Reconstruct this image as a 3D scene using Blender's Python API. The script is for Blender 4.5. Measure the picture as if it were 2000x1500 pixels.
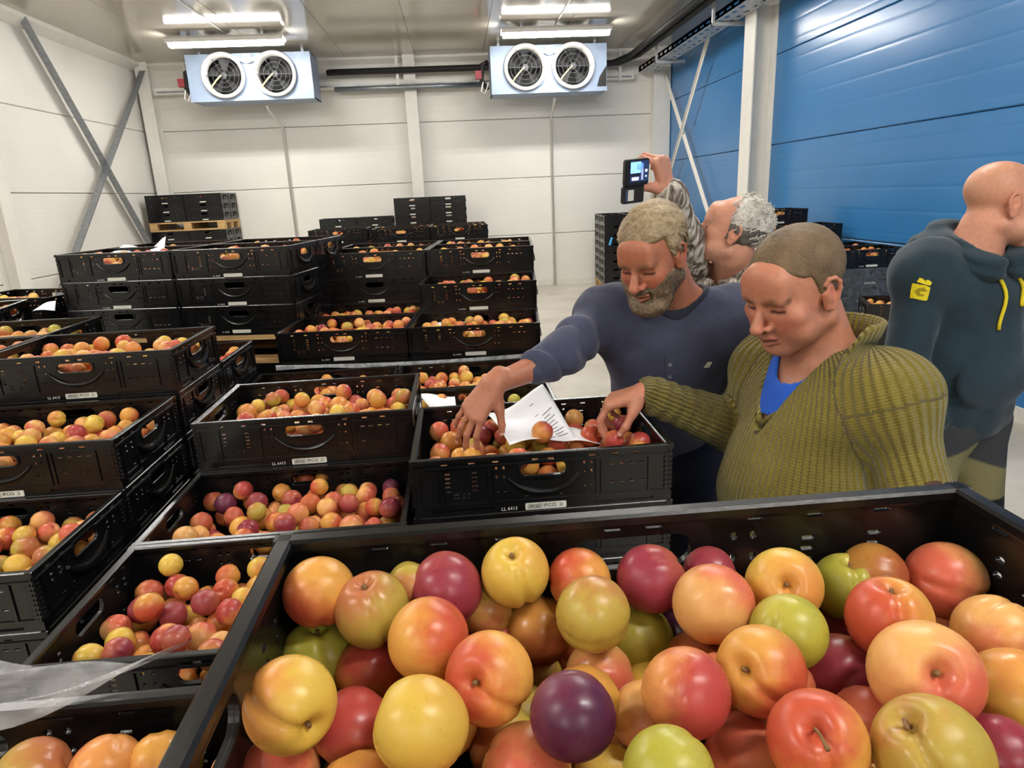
import bpy, bmesh, math, random
import numpy as np
from mathutils import Vector, Matrix, Euler
random.seed(7); RNG = np.random.default_rng(7)
for o in list(bpy.data.objects): bpy.data.objects.remove(o, do_unlink=True)
SC = bpy.context.scene; COL = SC.collection
R_ = math.radians; PI = math.pi

# ------------------------------------------------------------------ camera
F_PX = 1300.0
def cam_axes(pitch, roll, yaw):
    fwd = Vector((math.sin(yaw)*math.cos(pitch), math.cos(yaw)*math.cos(pitch), -math.sin(pitch)))
    r0 = Vector((math.cos(yaw), -math.sin(yaw), 0)); u0 = r0.cross(fwd)
    return math.cos(roll)*r0 + math.sin(roll)*u0, -math.sin(roll)*r0 + math.cos(roll)*u0, fwd
CR, CU, CF = cam_axes(R_(16.01), R_(-2.586), R_(3.934))
CAM_POS = Vector((0, 0, 1.7))
cd = bpy.data.cameras.new('camera'); cam = bpy.data.objects.new('camera', cd); COL.objects.link(cam)
cd.sensor_width = 36; cd.lens = F_PX/2000*36; cd.clip_start = 0.02; cd.clip_end = 100
cam.matrix_world = Matrix(((CR.x, CU.x, -CF.x, CAM_POS.x), (CR.y, CU.y, -CF.y, CAM_POS.y), (CR.z, CU.z, -CF.z, CAM_POS.z), (0, 0, 0, 1)))
SC.camera = cam

# ------------------------------------------------------------------ world, exposure (closed room: its own ceiling lamps give the light)
w = bpy.data.worlds.new('world'); SC.world = w; w.use_nodes = True
w.node_tree.nodes['Background'].inputs[0].default_value = (0.02, 0.02, 0.02, 1)
w.node_tree.nodes['Background'].inputs[1].default_value = 1.0
vs = SC.view_settings
SC.display_settings.display_device = 'sRGB'
vs.view_transform = 'Standard'; vs.look = 'None'; vs.gamma = 1; vs.use_curve_mapping = False
vs.exposure = 0.12
SC.cycles.max_bounces = 7; SC.cycles.diffuse_bounces = 4; SC.cycles.glossy_bounces = 3; SC.cycles.transmission_bounces = 4; SC.cycles.transparent_max_bounces = 6
LAMP_STRENGTH = 76.0
LAMP_COLOUR = (1.0, 0.972, 0.925)

# ------------------------------------------------------------------ helpers
def srgb(h):
    h = h.lstrip('#'); c = [int(h[i:i+2], 16)/255 for i in (0, 2, 4)]
    return tuple(x/12.92 if x <= .04045 else ((x+.055)/1.055)**2.4 for x in c)
class NT:
    def __init__(s, name):
        s.m = bpy.data.materials.new(name); s.m.use_nodes = True
        s.t = s.m.node_tree; s.b = s.t.nodes['Principled BSDF']
    def n(s, typ, **kw):
        nd = s.t.nodes.new(typ)
        for k, v in kw.items():
            if k.startswith('i_'):
                key = k[2:]; key = int(key) if key.isdigit() else key.replace('_', ' ')
                nd.inputs[key].default_value = v
            else: setattr(nd, k, v)
        return nd
    def l(s, a, b): s.t.links.new(a, b)
    def set(s, **kw):
        for k, v in kw.items(): s.b.inputs[k.replace('_', ' ')].default_value = v
def mat(name, col, rough=.5, metal=0., var=.12, scale=8., bump=0., bscale=60., spec=.5, coat=0., dist=.002):
    """plain procedural surface: colour with slight noise variation, optional fine bump"""
    k = NT(name); c = srgb(col) if isinstance(col, str) else col
    k.set(Roughness=rough, Metallic=metal, Specular_IOR_Level=spec, Coat_Weight=coat)
    tc = k.n('ShaderNodeTexCoord'); nz = k.n('ShaderNodeTexNoise', i_Scale=scale, i_Detail=4.)
    k.l(tc.outputs['Object'], nz.inputs['Vector'])
    rp = k.n('ShaderNodeValToRGB'); e = rp.color_ramp.elements
    e[0].position = .3; e[1].position = .7
    e[0].color = (*[x*(1-var) for x in c], 1); e[1].color = (*[min(1, x*(1+var)) for x in c], 1)
    k.l(nz.outputs['Fac'], rp.inputs['Fac']); k.l(rp.outputs['Color'], k.b.inputs['Base Color'])
    if bump:
        n2 = k.n('ShaderNodeTexNoise', i_Scale=bscale, i_Detail=3.); k.l(tc.outputs['Object'], n2.inputs['Vector'])
        bp = k.n('ShaderNodeBump', i_Strength=bump, i_Distance=dist); k.l(n2.outputs['Fac'], bp.inputs['Height'])
        k.l(bp.outputs['Normal'], k.b.inputs['Normal'])
    return k.m
class MB:
    def __init__(s): s.v = []; s.f = []
    def add(s, v, f):
        o = len(s.v); s.v += [tuple(p) for p in v]; s.f += [tuple(i+o for i in q) for q in f]; return s
    def box(s, c, d, M=None):
        x, y, z = d[0]/2, d[1]/2, d[2]/2
        v = [Vector(p) for p in ((-x,-y,-z),(x,-y,-z),(x,y,-z),(-x,y,-z),(-x,-y,z),(x,-y,z),(x,y,z),(-x,y,z))]
        if M is not None: v = [M @ p for p in v]
        c = Vector(c)
        return s.add([p+c for p in v], [(0,3,2,1),(4,5,6,7),(0,1,5,4),(1,2,6,5),(2,3,7,6),(3,0,4,7)])
    def bx(s, x0, x1, y0, y1, z0, z1): return s.box(((x0+x1)/2, (y0+y1)/2, (z0+z1)/2), (x1-x0, y1-y0, z1-z0))
    def bar(s, a, b, w, h, up=(0,0,1)):
        a, b = Vector(a), Vector(b); d = (b-a); L = d.length; d.normalize()
        u = Vector(up); sx = d.cross(u).normalized(); uz = sx.cross(d)
        M = Matrix((sx, d, uz)).transposed()
        return s.box((a+b)/2, (w, L, h), M)
    def tube(s, pts, r, n=8, caps=True):
        pts = [Vector(p) for p in pts]; rs = r if hasattr(r, '__len__') else [r]*len(pts)
        prev = None; rings = []
        for i, p in enumerate(pts):
            d = (pts[min(i+1, len(pts)-1)] - pts[max(i-1, 0)]).normalized()
            if prev is None:
                a = Vector((0,0,1)) if abs(d.z) < .9 else Vector((1,0,0)); u = d.cross(a).normalized()
            else: u = (prev - d*prev.dot(d)).normalized()
            prev = u; v = d.cross(u)
            rr_ = float(rs[i]); rings.append([p + rr_*(math.cos(2*PI*k/n)*u + math.sin(2*PI*k/n)*v) for k in range(n)])
        V = [q for r_ in rings for q in r_]; Fc = []
        for i in range(len(pts)-1):
            for k in range(n):
                Fc.append((i*n+k, i*n+(k+1)%n, (i+1)*n+(k+1)%n, (i+1)*n+k))
        if caps: Fc += [tuple(range(n-1, -1, -1)), tuple(range((len(pts)-1)*n, len(pts)*n))]
        return s.add(V, Fc)
    def lathe(s, prof, n=24, M=None):
        """prof: list of (r, z)"""
        V = []; Fc = []
        for r, z in prof:
            for k in range(n): V.append(Vector((r*math.cos(2*PI*k/n), r*math.sin(2*PI*k/n), z)))
        for i in range(len(prof)-1):
            for k in range(n): Fc.append((i*n+k, i*n+(k+1)%n, (i+1)*n+(k+1)%n, (i+1)*n+k))
        if M is not None: V = [M @ p for p in V]
        return s.add(V, Fc)
    def prism(s, poly, axis, a, b):
        """poly of 2D points in the two other axes (cyclic order), extruded from a to b along axis"""
        n = len(poly); V = []
        for t in (a, b):
            for p in poly:
                V.append({'x': (t, p[0], p[1]), 'y': (p[0], t, p[1]), 'z': (p[0], p[1], t)}[axis])
        Fc = [tuple(range(n)), tuple(range(2*n-1, n-1, -1))] + [(i, i+n, (i+1)%n+n, (i+1)%n) for i in range(n)]
        return s.add(V, Fc)
    def mesh(s, name, m=None, smooth=False, recalc=True):
        me = bpy.data.meshes.new(name); me.from_pydata(s.v, [], s.f)
        if recalc:
            bm = bmesh.new(); bm.from_mesh(me); bmesh.ops.recalc_face_normals(bm, faces=bm.faces); bm.to_mesh(me); bm.free()
        if m: me.materials.append(m)
        if smooth: me.polygons.foreach_set('use_smooth', [True]*len(me.polygons))
        me.update(); return me
    def obj(s, name, m=None, parent=None, smooth=False, **kw): return link(name, s.mesh(name, m, smooth), parent, **kw)
def link(name, data, parent=None, loc=None, rot=None):
    o = bpy.data.objects.new(name, data); COL.objects.link(o)
    if parent: o.parent = parent
    if loc is not None: o.location = loc
    if rot is not None: o.rotation_euler = rot
    return o
def tag(o, label=None, cat=None, group=None, kind=None):
    if label: o['label'] = label
    if cat: o['category'] = cat
    if group: o['group'] = group
    if kind: o['kind'] = kind
    return o
def empty(name, loc=(0,0,0), rz=0., label=None, cat=None, group=None):
    o = bpy.data.objects.new(name, None); COL.objects.link(o); o.location = loc; o.rotation_euler = (0,0,rz); o.empty_display_size = .1
    return tag(o, label, cat, group)
def bevel_mod(o, w=.002, seg=2):
    m = o.modifiers.new('bevel', 'BEVEL'); m.width = w; m.segments = seg; m.limit_method = 'ANGLE'; return o
def eval_mesh(o, name):
    dg = bpy.context.evaluated_depsgraph_get(); dg.update()
    me = bpy.data.meshes.new_from_object(o.evaluated_get(dg)); me.name = name
    bpy.data.objects.remove(o, do_unlink=True); return me
def sheet_with_holes(outline, holes, thick, bevel=0.):
    """flat plate in XZ (y = thickness) cut with holes, through a filled 2D curve"""
    cu = bpy.data.curves.new('plate', 'CURVE'); cu.dimensions = '2D'; cu.fill_mode = 'BOTH'; cu.extrude = thick/2 - bevel; cu.bevel_depth = bevel; cu.bevel_resolution = 0
    for pl in [outline]+holes:
        sp = cu.splines.new('POLY'); sp.points.add(len(pl)-1); sp.use_cyclic_u = True
        for p, q in zip(sp.points, pl): p.co = (q[0], q[1], 0, 1)
    o = bpy.data.objects.new('plate', cu); COL.objects.link(o); me = eval_mesh(o, 'plate')
    V = [(v.co.x, -v.co.z, v.co.y) for v in me.vertices]; Fc = [tuple(p.vertices) for p in me.polygons]
    bpy.data.meshes.remove(me); bpy.data.curves.remove(cu); return V, Fc
def slot(cx, cz, w, h, r=None, n=4):
    r = min(w, h)/2*.99 if r is None else r; P = []
    for sx, sz, a0 in ((1,1,0), (-1,1,90), (-1,-1,180), (1,-1,270)):
        for k in range(n+1):
            a = R_(a0+90*k/n); P.append((cx+sx*(w/2-r)+r*math.cos(a), cz+sz*(h/2-r)+r*math.sin(a)))
    return P
def text_mesh(body, size, name, extrude=.0004):
    cu = bpy.data.curves.new('text', 'FONT'); cu.body = body; cu.size = size; cu.extrude = extrude; cu.align_x = 'LEFT'; cu.align_y = 'CENTER'; cu.resolution_u = 2
    o = bpy.data.objects.new('text', cu); COL.objects.link(o); me = eval_mesh(o, name)
    V = [(v.co.x, -v.co.z, v.co.y) for v in me.vertices]; Fc = [tuple(p.vertices) for p in me.polygons]
    bpy.data.meshes.remove(me); bpy.data.curves.remove(cu); return V, Fc

# ------------------------------------------------------------------ materials
M = {}
def ribbed(name, col, rough, pitch, axis, depth=.0012, var=.03, spec=.5, coat=0.):
    """coated sheet panel with fine pressed lines (bump) every pitch metres along axis"""
    k = NT(name); c = srgb(col); k.set(Roughness=rough, Specular_IOR_Level=spec, Coat_Weight=coat)
    tc = k.n('ShaderNodeTexCoord'); sp = k.n('ShaderNodeSeparateXYZ'); k.l(tc.outputs['Object'], sp.inputs[0])
    m1 = k.n('ShaderNodeMath', operation='MULTIPLY', i_1=1/pitch); k.l(sp.outputs[axis], m1.inputs[0])
    fr = k.n('ShaderNodeMath', operation='PINGPONG', i_1=.5); k.l(m1.outputs[0], fr.inputs[0])
    st = k.n('ShaderNodeMath', operation='SMOOTH_MIN', i_1=.1, i_2=.08); k.l(fr.outputs[0], st.inputs[0])
    bp = k.n('ShaderNodeBump', i_Strength=.6, i_Distance=depth*8); k.l(st.outputs[0], bp.inputs['Height']); k.l(bp.outputs['Normal'], k.b.inputs['Normal'])
    nz = k.n('ShaderNodeTexNoise', i_Scale=1.3, i_Detail=5.); k.l(tc.outputs['Object'], nz.inputs['Vector'])
    rp = k.n('ShaderNodeValToRGB'); e = rp.color_ramp.elements; e[0].position = .3; e[1].position = .7
    e[0].color = (*[x*(1-var) for x in c], 1); e[1].color = (*[min(1, x*(1+var)) for x in c], 1)
    k.l(nz.outputs['Fac'], rp.inputs['Fac']); k.l(rp.outputs['Color'], k.b.inputs['Base Color'])
    return k.m
M['white_panel'] = ribbed('white_panel', '#e2dfd7', .45, .1, 'Z', depth=.0016)
M['blue_panel'] = ribbed('blue_panel', '#3273ab', .24, .2, 'Z', depth=.0022, spec=.55)
M['ceiling_panel'] = ribbed('ceiling_panel', '#b3ab9e', .09, .06, 'Y', depth=.0002)
M['white_paint'] = mat('white_paint', '#dcd9d1', .45, var=.03)
M['tray_steel'] = mat('tray_steel', '#b4b6b8', .45, metal=.3, var=.1, scale=20)
M['joint'] = mat('joint', '#8d8a84', .8)
M['steel'] = mat('galvanised_steel', '#8d9196', .42, metal=.75, var=.15, scale=20)
M['steel_dark'] = mat('dark_steel', '#4a4b4d', .5, metal=.6)
M['cooler_sheet'] = mat('cooler_sheet', '#93a3ba', .42, metal=.2, var=.05)
M['cooler_ring'] = mat('white_plastic_ring', '#eceae4', .4, var=.03)
M['black_rubber'] = mat('black_rubber', '#191818', .6)
M['red_plastic'] = mat('red_valve', '#8d3038', .5)
M['cable_cream'] = mat('cream_cable', '#d8c79a', .5)
M['black_plastic'] = mat('black_plastic', (.0062, .0060, .0062), .23, var=.35, scale=14, bump=.22, bscale=260, spec=.42, dist=.0005)
M['label_white'] = mat('label_white', '#d4d3c8', .5, var=.06, scale=40)
M['ink'] = mat('ink', '#3d413b', .6)
M['ink_pale'] = mat('ink_pale', '#aaa79f', .6)
M['print_white'] = mat('print_white', '#cfcdc8', .6)
M['paper'] = mat('paper', '#eef0f4', .7, var=.02)
def wood(name, c0, c1):
    k = NT(name); k.set(Roughness=.75); tc = k.n('ShaderNodeTexCoord'); oi = k.n('ShaderNodeObjectInfo')
    mp = k.n('ShaderNodeMapping'); mp.inputs['Scale'].default_value = (3, 30, 30); k.l(tc.outputs['Object'], mp.inputs['Vector'])
    nz = k.n('ShaderNodeTexNoise', i_Scale=2., i_Detail=6., noise_dimensions='4D'); k.l(mp.outputs[0], nz.inputs['Vector']); k.l(oi.outputs['Random'], nz.inputs['W'])
    rp = k.n('ShaderNodeValToRGB'); e = rp.color_ramp.elements; e[0].position = .3; e[1].position = .72; e[0].color = (*srgb(c0), 1); e[1].color = (*srgb(c1), 1)
    k.l(nz.outputs['Fac'], rp.inputs['Fac']); k.l(rp.outputs['Color'], k.b.inputs['Base Color']); return k.m
M['wood'] = wood('pallet_wood', '#a07b4c', '#d6b27a')
M['wood_red'] = wood('red_pallet_wood', '#8a4a35', '#b8674a')
def concrete():
    k = NT('concrete_floor'); k.set(Roughness=.42)
    tc = k.n('ShaderNodeTexCoord'); n1 = k.n('ShaderNodeTexNoise', i_Scale=1.2, i_Detail=8., i_Roughness=.65); k.l(tc.outputs['Object'], n1.inputs['Vector'])
    rp = k.n('ShaderNodeValToRGB'); e = rp.color_ramp.elements; e[0].position = .32; e[1].position = .7
    e[0].color = (*srgb('#b0a899'), 1); e[1].color = (*srgb('#d2cbbd'), 1)
    k.l(n1.outputs['Fac'], rp.inputs['Fac']); k.l(rp.outputs['Color'], k.b.inputs['Base Color'])
    bp = k.n('ShaderNodeBump', i_Strength=.2, i_Distance=.004); k.l(n1.outputs['Fac'], bp.inputs['Height']); k.l(bp.outputs['Normal'], k.b.inputs['Normal'])
    return k.m
M['concrete'] = concrete()
def emit(name, col, s):
    k = NT(name); k.set(Emission_Strength=s, Roughness=.4); k.b.inputs['Base Color'].default_value = (*col, 1); k.b.inputs['Emission Color'].default_value = (*col, 1); return k.m
M['lamp'] = emit('lamp_diffuser', LAMP_COLOUR, LAMP_STRENGTH)
# ------------------------------------------------------------------ room shell
X0, X1, Y0, Y1, ZC = -5.14, 3.85, -5.0, 12.5, 4.0
S = lambda o: tag(o, kind='structure')
S(MB().bx(X0-.3, X1+.3, Y0-.3, Y1+.3, -.12, 0).obj('floor', M['concrete']))
ceil = S(MB().bx(X0-.3, X1+.3, Y0-.3, Y1+.3, ZC+.03, ZC+.15).obj('ceiling', M['joint']))
# ceiling panels run along Y, seams every 1.15 m, cut once over the room's length
pm = MB().bx(0, 1.146, 0, 1, 0, .03)
xs = [X0+.002]
while xs[-1] < X1-.02: xs.append(xs[-1]+1.15)
for a, b in zip(xs[:-1], xs[1:]):
    b = min(b, X1)
    for y0, y1 in ((Y0, -1.0), (-1.0, 5.75), (5.75, Y1)):
        MB().bx(a, b-.006, y0+.003, y1-.003, ZC, ZC+.03).obj('ceiling_panel', M['ceiling_panel'], ceil)
def panel_wall(name, m, axis, pos, out, a0, a1, z_list, cuts):
    """backing wall with horizontal sandwich panels in front of it (each its own piece)"""
    t = .045; mb = MB()
    if axis == 'x': mb.bx(min(pos, pos+out*.3), max(pos, pos+out*.3), a0, a1, 0, ZC+.03)
    else: mb.bx(a0, a1, min(pos, pos+out*.3), max(pos, pos+out*.3), 0, ZC+.03)
    w_ = S(mb.obj(name, M['joint']))
    for z0, z1 in zip(z_list[:-1], z_list[1:]):
        g = .004; e = .006
        prof = [(0, z0+g), (-t, z0+g), (-t, z0+g), (-t-e, z0+g+.008), (-t-e, z1-g-.008), (-t, z1-g), (0, z1-g)]
        for c0, c1 in zip(cuts[:-1], cuts[1:]):
            pb = MB()
            if axis == 'x': pb.prism([(pos+out*p[0], p[1]) for p in [q for i, q in enumerate(prof) if i != 2]], 'y', c0, c1)
            else: pb.prism([(pos+out*p[0], p[1]) for p in [q for i, q in enumerate(prof) if i != 2]], 'x', c0, c1)
            pb.obj('wall_panel', m, w_)
    return w_
Zs = [0, .95, 1.95, 2.95, ZC]
panel_wall('wall_back', M['white_panel'], 'y', Y1+.051, 1, X0, X1, Zs, [X0, -.65, X1])
panel_wall('wall_left', M['white_panel'], 'x', X0-.051, -1, Y0, Y1, Zs, [Y0, -1.0, 3.6, 8.05, Y1])
panel_wall('wall_right', M['blue_panel'], 'x', X1+.051, 1, Y0, Y1, [0, 1.12, 2.12, 3.12, ZC], [Y0, 0, 4.2, 8.4, Y1])
panel_wall('wall_front', M['white_panel'], 'y', Y0-.051, -1, X0, X1, Zs, [X0, -.65, X1])
def hcol(name, c, w, d, z1, face):
    """H-section column: web + two flanges, flange faces look along `face`"""
    mb = MB(); x, y = c; t = .02
    if face == 'y': mb.bx(x-w/2, x+w/2, y-d/2, y-d/2+t, 0, z1).bx(x-w/2, x+w/2, y+d/2-t, y+d/2, 0, z1).bx(x-.012, x+.012, y-d/2+t, y+d/2-t, 0, z1)
    else: mb.bx(x-w/2, x-w/2+t, y-d/2, y+d/2, 0, z1).bx(x+w/2-t, x+w/2, y-d/2, y+d/2, 0, z1).bx(x-w/2+t, x+w/2-t, y-.012, y+.012, 0, z1)
    return S(bevel_mod(mb.obj(name, M['white_paint']), .004))
hcol('trim_1', (-.65, Y1-.10), .2, .2, ZC, 'y')
hcol('trim_2', (X0+.16, Y1-.12), .2, .22, ZC, 'y')
hcol('trim_3', (X1-.16, Y1-.12), .3, .22, ZC, 'y')
hcol('trim_4', (X1-.14, 8.42), .28, .3, ZC, 'x')
hcol('trim_5', (X0+.10, 8.05), .2, .2, ZC, 'x')
S(MB().prism([(X0, ZC), (X0+.16, ZC), (X0+.16, ZC-.05), (X0+.02, ZC-.12), (X0, ZC-.12)], 'y', Y0, Y1).obj('trim_6', M['white_paint']))
S(MB().prism([(Y1, ZC), (Y1-.1, ZC), (Y1-.1, ZC-.04), (Y1-.01, ZC-.1), (Y1, ZC-.1)], 'x', X0, X1).obj('trim_7', M['white_paint']))
S(MB().bx(X0, X1, Y1-.02, Y1, 0, .1).obj('baseboard_back', M['white_paint']))
S(MB().bx(X0, X0+.02, Y0, Y1, 0, .1).obj('baseboard_left', M['white_paint']))
S(MB().bx(X1-.02, X1, Y0, Y1, 0, .1).obj('baseboard_right', M['white_paint']))
# ------------------------------------------------------------------ wind braces
def angle_bar(name, a, b, w, label, mm, nrm=(1,0,0)):
    mb = MB().bar(a, b, w, .008, nrm); n = Vector(nrm); d = (Vector(b)-Vector(a)).normalized(); s_ = d.cross(n).normalized()
    off = s_*(w/2-.004) + n*(w*.35)
    mb.bar(Vector(a)+off, Vector(b)+off, .008, w*.7, nrm)
    o = mb.obj(name, mm); return tag(o, label, 'brace')
xb = X0+.09
o = angle_bar('steel_brace', (xb, 9.30, 4.0), (xb, 12.42, .05), .13, 'grey steel brace running down to the far corner of the white left wall', M['steel'])
o = angle_bar('steel_brace', (xb+.05, 12.4, 3.9), (xb+.05, 8.12, .2), .13, 'grey steel brace rising to the ceiling corner of the white left wall', M['steel'])
xr = X1-.12
angle_bar('wall_brace', (xr, 12.3, 3.62), (xr, 8.75, .12), .05, 'pale thin brace sloping down towards the column on the blue wall', M['white_paint'], (-1,0,0))
angle_bar('wall_brace', (xr-.03, 9.95, 3.85), (xr-.03, 12.35, 1.25), .05, 'pale thin brace rising to the cable tray on the blue wall', M['white_paint'], (-1,0,0))
# ------------------------------------------------------------------ ceiling lamps (rows over the whole room)
def lamp(x, y, label):
    t = empty('ceiling_lamp', (x, y, ZC-.095), 0, label, 'lamp', 'ceiling lamps in two rows')
    MB().prism([(-.075, .045), (.075, .045), (.098, .012), (-.098, .012)], 'x', -.79, .79).bx(-.79, .79, -.100, -.090, -.030, .014).bx(-.79, .79, .090, .100, -.030, .014).obj('housing', M['white_paint'], t)  # housing widened and side skirts added to keep direct light off the ceiling
    MB().prism([(-.085, .012), (.085, .012), (.072, -.055), (.040, -.080), (-.040, -.080), (-.072, -.055)], 'x', -.765, .765).obj('diffuser', M['lamp'], t)
    for s in (-1, 1): MB().bx(s*.5-.02, s*.5+.02, -.02, .02, .045, .095).obj('bracket', M['steel'], t)
    MB().tube([(0, .05, .045), (0, .05, .084), (0, -2.2, .084)], .008, 6).obj('cable', M['white_paint'], t)
for i, y in enumerate((10.45, 7.0, 3.3, -.4, -3.8)):
    for j, x in enumerate((-3.03, 1.58)):
        lamp(x, y, [('lit white strip lamp above the left cooling unit', 'lit white strip lamp above the right cooling unit'),
             ('strip lamp in the second row on the left, above the view', 'strip lamp in the second row on the right, above the view'),
             ('strip lamp in the third row on the left, above the view', 'strip lamp in the third row on the right, above the view'),
             ('strip lamp over the left of the photographer', 'strip lamp over the right of the photographer'),
             ('strip lamp behind the photographer on the left', 'strip lamp behind the photographer on the right')][i][j])
# ------------------------------------------------------------------ evaporator coolers
def ring_pts(cx, cz, r, n=28): return [(cx+r*math.cos(2*PI*k/n), cz+r*math.sin(2*PI*k/n)) for k in range(n)]
def cooler(x, y, z, W, H, D, label, torn):
    t = empty('cooling_unit', (x, y, z), 0, label, 'cooler', 'evaporator coolers under the ceiling')
    fc = [-.2*W-.01, .2*W+.01]; cr = H*.425
    v, f = sheet_with_holes([(-W/2, 0), (W/2, 0), (W/2, H), (-W/2, H)], [ring_pts(c, H*.53, cr) for c in fc], .01)
    mb = MB().add([(a, b-D/2, c) for a, b, c in v], f)
    mb.bx(-W/2, W/2, -D/2, D/2, H-.012, H).bx(-W/2, W/2, -D/2, D/2, 0, .012).bx(-W/2, -W/2+.012, -D/2, D/2, 0, H).bx(W/2-.012, W/2, -D/2, D/2, 0, H).bx(-W/2, W/2, D/2-.012, D/2, 0, H)
    mb.bx(-W/2, W/2, -D/2-.02, -D/2, -.01, .055)
    mb.obj('casing', M['cooler_sheet'], t)
    MB().bx(-W/2+.02, W/2-.02, .0, .02, .02, H-.02).obj('coil_block', M['black_rubber'], t)
    for c in fc:
        Mx = Matrix.Translation((c, -D/2, H*.53)) @ Matrix.Rotation(PI/2, 4, 'X')
        MB().lathe([(cr*1.0, -.05), (cr*1.0, .0), (cr*1.14, .03), (cr*1.17, .075), (cr*1.08, .1), (cr*.98, .08), (cr*.94, -.05)], 32, Mx).obj('fan_ring', M['cooler_ring'], t, smooth=True)
        fan = MB(); hub = Vector((c, -D/2+.03, H*.53))
        fan.lathe([(0, .05), (cr*.16, .045), (cr*.2, .0), (cr*.2, -.06)], 16, Mx)
        for k in range(5):
            a0 = 2*PI*k/5+.3
            P = []
            for rr, da, tw in ((.2, -.3, .03), (.9, -.28, .05), (.92, .28, -.04), (.2, .25, -.02)):
                P.append((c+cr*rr*math.cos(a0+da), -D/2+.04+tw, H*.53+cr*rr*math.sin(a0+da)))
            fan.add(P+[(p[0], p[1]+.004, p[2]) for p in P], [(0,1,2,3), (7,6,5,4), (0,4,5,1), (1,5,6,2), (2,6,7,3), (3,7,4,0)])
        fan.obj('fan', M['steel_dark'], t)
        gr = MB()
        for q in (.35, .6, .82):
            pts = [(c+cr*q*math.cos(a), -D/2-.05, H*.53+cr*q*math.sin(a)) for a in [2*PI*k/20 for k in range(21)]]
            gr.tube(pts, .004, 5, False)
        for k in range(6):
            a = 2*PI*k/6; gr.bar(hub+Vector((0, -.08, 0)), (c+cr*math.cos(a), -D/2-.05, H*.53+cr*math.sin(a)), .006, .006, (0, 1, 0))
        gr.obj('fan_guard', M['steel_dark'], t)
        gx = c-.02
        MB().tube([(gx, -D/2-.09, H*.53), (gx-.08, -D/2-.1, H*.42), (gx-.16, -D/2-.09, H*.3), (gx-.2, -D/2-.08, H*.2)], .012, 6).obj('fan_wire', M['cable_cream'], t, smooth=True)
    MB().bx(-.06, .06, -D/2-.05, -D/2, H*.86, H*.97).obj('junction_box', M['cooler_ring'], t)
    MB().tube([(fc[0]+cr*.7, -D/2-.06, H*.9), (0, -D/2-.06, H*.8), (fc[1]-cr*.7, -D/2-.06, H*.9)], .03, 6).obj('cable_duct', M['cooler_ring'], t)
    MB().tube([(-W/2-.02, 0, H*.75), (-W/2-.12, 0, H*.7), (-W/2-.14, 0, H*.35), (-W/2-.05, 0, H*.15)], .035, 8).obj('suction_pipe', M['black_rubber'], t, smooth=True)
    MB().bx(-W/2-.24, -W/2-.14, -.06, .04, H*.38, H*.56).obj('valve', M['red_plastic'], t)
    MB().tube([(-W/2-.03, -.1, H*.3), (-W/2-.1, -.1, H*.05), (-W/2-.16, -.1, H*.1), (-W/2-.12, -.1, H*.3)], .012, 6).obj('cable', M['cooler_ring'], t, smooth=True)
    for s in (-.42, .42): MB().bx(s*W-.02, s*W+.02, -.05, .05, H, H+.12).obj('hanger', M['steel'], t)
    if torn: MB().add([(W/2-.16, -D/2-.014, .06), (W/2-.01, -D/2-.014, .05), (W/2-.01, -D/2-.014, .36), (W/2-.12, -D/2-.014, .2), (W/2-.16, -D/2-.008, .06), (W/2-.01, -D/2-.008, .05), (W/2-.01, -D/2-.008, .36), (W/2-.12, -D/2-.008, .2)], [(0,1,2,3), (7,6,5,4), (0,4,5,1), (1,5,6,2), (2,6,7,3), (3,7,4,0)]).obj('dark_patch', M['black_rubber'], t)
    tp = MB().tube([(0, 0, -.02), (0, .1, -.1), (.03, D/2+.25, -.22), (.03, 12.44-y, -.3), (.03, 12.44-y, -z+.04)], .022, 8)
    o = tp.obj('drain_pipe', M['white_paint'], smooth=True); o.location = (x+.12, y, z-.03)
    return o
d1 = cooler(-3.03, 11.7, 3.26, 1.87, .66, .55, 'left grey cooling unit with two round fans under ceiling', False)
tag(d1, 'white drain pipe down the back wall under the left cooler', 'pipe')
d2 = cooler(1.60, 11.7, 3.22, 1.85, .69, .55, 'right grey cooling unit with two fans and dark torn corner', True)
tag(d2, 'white drain pipe down the back wall under the right cooler', 'pipe')
# ------------------------------------------------------------------ pipes and cable tray
zt = 3.60
tr = empty('cable_tray', (3.42, 4, zt), 0, 'perforated steel cable tray running along the top of the blue wall', 'tray')
hs = []
k = -8.6
v, f = sheet_with_holes([(-9, 0), (8.3, 0), (8.3, .09), (-9, .09)], [slot(-8.85+.22*i, .045, .14, .035) for i in range(78)], .004)
for s in (-1, 1): MB().add([(s*.14, a, c) for a, b, c in v] if s < 0 else [(.14, a, c) for a, b, c in v], f).obj('side_rail', M['tray_steel'], tr)
v2, f2 = sheet_with_holes([(-9, -.14), (8.3, -.14), (8.3, .14), (-9, .14)], [slot(-8.85+.22*i, q, .12, .05) for i in range(78) for q in (-.07, .07)], .004)
MB().add([(c, a, b) for a, b, c in v2], f2).obj('tray_bed', M['tray_steel'], tr)
for yy in (-6, -3, 0, 2.4, 4.8, 7.2): MB().bx(-.17, .3, yy-.025, yy+.025, -.05, -.01).bx(-.17, -.14, yy-.02, yy+.02, -.05, ZC-zt).obj('hanger', M['tray_steel'], tr)
for i, xx in enumerate((3.02, 3.16)):
    o = MB().tube([(xx, -4.5, 3.80), (xx, 11.9-.1*i, 3.80), (xx-.25, 12.2-.05*i, 3.74), (-2.0+.05*i, 12.22-.05*i, 3.74)], .045, 10).obj('insulated_pipe', M['black_rubber'], smooth=True)
    tag(o, ['black insulated pipe under the ceiling, the one farther from the blue wall', 'black insulated pipe under the ceiling, the one nearer the blue wall'][i], 'pipe')
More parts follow.
